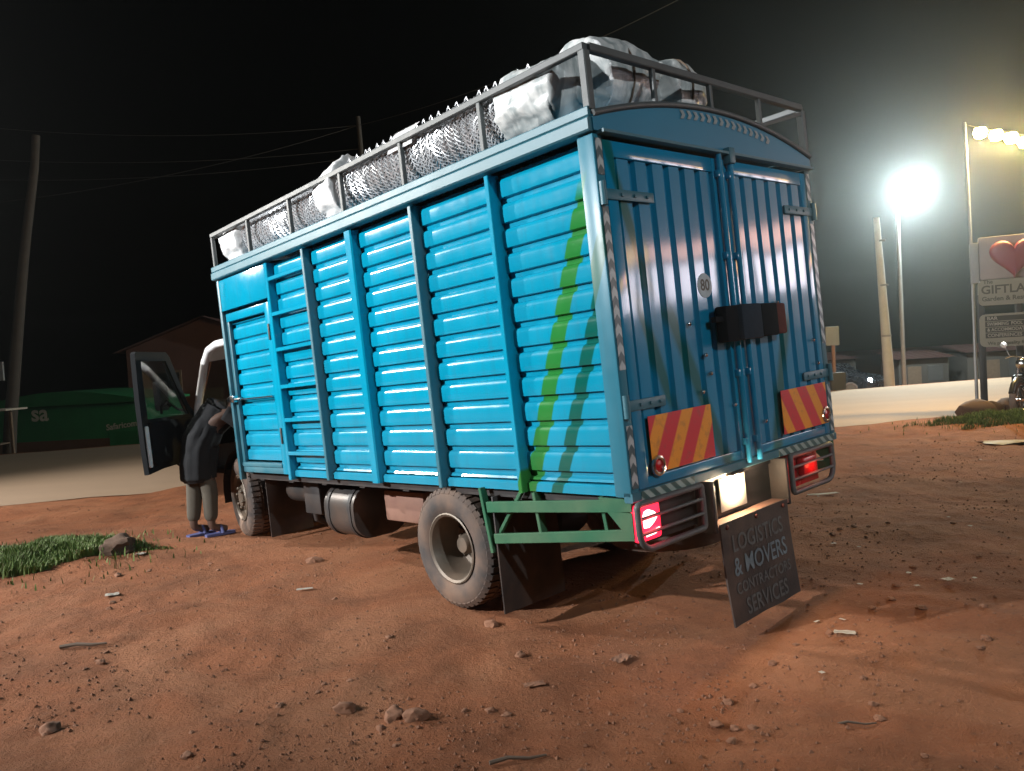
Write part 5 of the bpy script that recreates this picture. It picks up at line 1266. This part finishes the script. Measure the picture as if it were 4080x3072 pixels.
rock_meshes = []
for k in range(6):
    bmx = bmesh.new(); bmesh.ops.create_icosphere(bmx, subdivisions=3, radius=1)
    for v in bmx.verts:
        c = v.co.copy(); q = 1 + 0.40*nv(c.x*1.3 + k*7, c.y*1.3, c.z*1.3) + 0.22*nv(c.x*3.0, c.y*3.0 + k*3, c.z*3.0) + 0.08*nv(c.x*7, c.y*7 + k, c.z*7)
        v.co = Vector((c.x*q*1.25, c.y*q*0.95, max(-0.5, c.z*q*0.65)))
    me = D.meshes.new('stone'); bmx.to_mesh(me); bmx.free(); me.materials.append(M['stone']); me.polygons.foreach_set('use_smooth', [True] * len(me.polygons)); me.set_sharp_from_angle(angle=R(42)); rock_meshes.append(me)
def stone(x, y, r, label, group, k, sq=1.0):
    o = D.objects.new('stone', rock_meshes[k % 6]); COL.objects.link(o); o.location = (x, y, ground_z(x, y) + r*0.12); o.scale = (r, r, r*sq); o.rotation_euler = (0, 0, k*1.7)
    return tag(o, label, 'stone', group)
SG_ = 'stones lying on the earth'
stone(-0.83, 3.47, 0.042, 'angular stone left of the pair of clods in front of the truck', SG_, 0, 1.2)
stone(-0.60, 3.38, 0.050, 'dark clod of earth, middle one of three in the foreground', SG_, 1, 1.2)
stone(-0.50, 3.33, 0.046, 'pale clod of earth, right one of three in the foreground', SG_, 2, 1.2)
stone(-2.16, 3.46, 0.042, 'rounded stone at the lower left', SG_, 3, 1.2)
big = stone(-3.50, 6.78, 0.15, 'large dark brown stone at the right end of the grass patch', SG_, 1, 1.0)
big.data = big.data.copy(); big.data.materials.clear(); big.data.materials.append(M['kerbstone'])
stone(-0.20, 4.49, 0.040, 'dark clod just below the rear wheel', SG_, 5, 1.2)
stone(-1.66, 6.21, 0.055, 'small stone between the cab and the rear wheel', SG_, 2, 1.0)
rnd = random.Random(12); placed = 0
while placed < 70:
    x, y = rnd.uniform(-3.6, 3.6), rnd.uniform(2.6, 6.4)
    if abs(x) > 0.62*y: continue
    t = w2t((x, y, 0))
    if -0.1 < t.x < 2.2 and -0.3 < t.y < 5: continue
    if nv(x*0.8 + 3, y*0.8) < -0.05: continue
    placed += 1
    stone(x, y, rnd.uniform(0.009, 0.024) * (1 if rnd.random() > 0.12 else 1.5), 'small earth-covered stone scattered on the open lot', 'small stones scattered on the lot', placed, rnd.uniform(0.8, 1.3))
# loose crumbs: nobody could count them
gv = MB(); rnd = random.Random(5)
for _ in range(9000):
    y = 2.4 + 9.0*rnd.random()**1.7; x = rnd.uniform(-0.72, 0.72)*y
    if nv(x*1.1, y*1.1, 4) < rnd.uniform(-0.35, 0.25): continue
    r = rnd.uniform(0.003, 0.011) * (1 + 0.05*y); z = ground_z(x, y); a = rnd.uniform(0, 6.3); ca, sa = math.cos(a)*r, math.sin(a)*r
    gv.add([(x + ca, y + sa, z), (x - sa, y + ca, z + r*0.1), (x - ca*0.8, y - sa*0.8, z), (x + sa, y - ca, z), (x + ca*0.2, y + sa*0.3, z + r*rnd.uniform(0.6, 1.1))], [(0, 1, 4), (1, 2, 4), (2, 3, 4), (3, 0, 4)])
me = D.meshes.new('gravel'); me.from_pydata(gv.v, [], gv.f); me.materials.append(M['clod']); go = D.objects.new('gravel', me); COL.objects.link(go)
tag(go, 'loose crumbs of red earth and gravel over the lot', 'gravel', kind='stuff')

def scrap(x, y, w, h, rz, label, k, m='paper'):
    mb = MB(); n = 5
    for j in range(n + 1):
        for i in range(n + 1):
            u, v = i/n - 0.5, j/n - 0.5; mb.v.append((u*w*(1 + 0.2*nv(v*3 + k, k)), v*h*(1 + 0.2*nv(u*3, k)), 0.004 + 0.22*min(w, h)*abs(nv(u*2.5 + k, v*2.5))))
    mb.f = [(j*(n+1)+i, j*(n+1)+i+1, (j+1)*(n+1)+i+1, (j+1)*(n+1)+i) for j in range(n) for i in range(n)]
    o = mb.build('litter_scrap', m, None, None, (x, y, ground_z(x, y) + 0.006)); o.rotation_euler = (0, 0, rz)
    return tag(o, label, 'litter', 'scraps of litter on the lot')
scrap(-1.53, 5.43, 0.11, 0.035, 0.2, 'thin white scrap of litter left of the rear wheel', 1)
scrap(-2.94, 5.55, 0.09, 0.07, 0.5, 'crumpled pale scrap below the grass patch', 2)
scrap(-3.24, 6.62, 0.07, 0.07, 1.1, 'small white crumpled scrap beside the stone in the grass', 3)
scrap(2.47, 4.52, 0.06, 0.05, 0.3, 'tiny bright scrap far right of the rubber flap', 4)
scrap(1.60, 3.90, 0.10, 0.05, -0.4, 'pale torn scrap on the earth right of the flap', 5)
scrap(2.95, 7.55, 0.30, 0.07, 0.1, 'long pale strip of litter beyond the rear right corner', 6)
scrap(6.67, 10.46, 0.75, 0.35, -0.2, 'large pale sheet lying near the right edge below the grass', 7)
scrap(0.46, 3.83, 0.11, 0.07, 0.8, 'dull brown scrap on the earth below the tail lamp', 8, 'stone')
scrap(0.02, 3.60, 0.10, 0.05, 0.2, 'dull pale scrap in the foreground centre', 9, 'stone')
rnd = random.Random(31)
for k in range(16):
    y = rnd.uniform(3.4, 9.5); x = rnd.uniform(0.35, 0.6)*y
    scrap(x, y, rnd.uniform(0.015, 0.04), rnd.uniform(0.012, 0.03), rnd.uniform(0, 3), 'tiny glinting scrap scattered right of the truck', 20 + k)
def stick(x, y, L, rz, r, label):
    o = MB().tube([(-L/2, 0, 0), (-L/6, 0.012, 0.006), (L/5, -0.006, 0.004), (L/2, 0.01, 0.0)], r, 6, r*0.5).build('stick', 'stall_wood', None, 50, (x, y, ground_z(x, y) + r*1.2)); o.rotation_euler = (0, 0, rz)
    return tag(o, label, 'stick', 'dry sticks on the lot')
stick(-2.58, 4.51, 0.26, 0.05, 0.014, 'short dark stick on the earth at the left')
stick(-0.06, 2.92, 0.22, 0.12, 0.009, 'dark stick at the bottom edge of the lot')
stick(1.28, 3.05, 0.16, -0.1, 0.006, 'thin pale twig at the lower right')

# ------------------------------------------------------------------ night haze
hz = MB().box(-160, 160, -65, 190, -2.6, 17.0).build('haze', None)
hm_ = D.materials.new('night_haze'); hm_.use_nodes = True; hn = hm_.node_tree.nodes; hn.clear()
ho_ = hn.new('ShaderNodeOutputMaterial'); pv = hn.new('ShaderNodeVolumePrincipled')
pv.inputs['Color'].default_value = (0.85, 0.93, 0.95, 1); pv.inputs['Density'].default_value = 0.0014; pv.inputs['Anisotropy'].default_value = 0.90
hm_.node_tree.links.new(pv.outputs[0], ho_.inputs['Volume'])
hz.data.materials.append(hm_); tag(hz, kind='stuff')
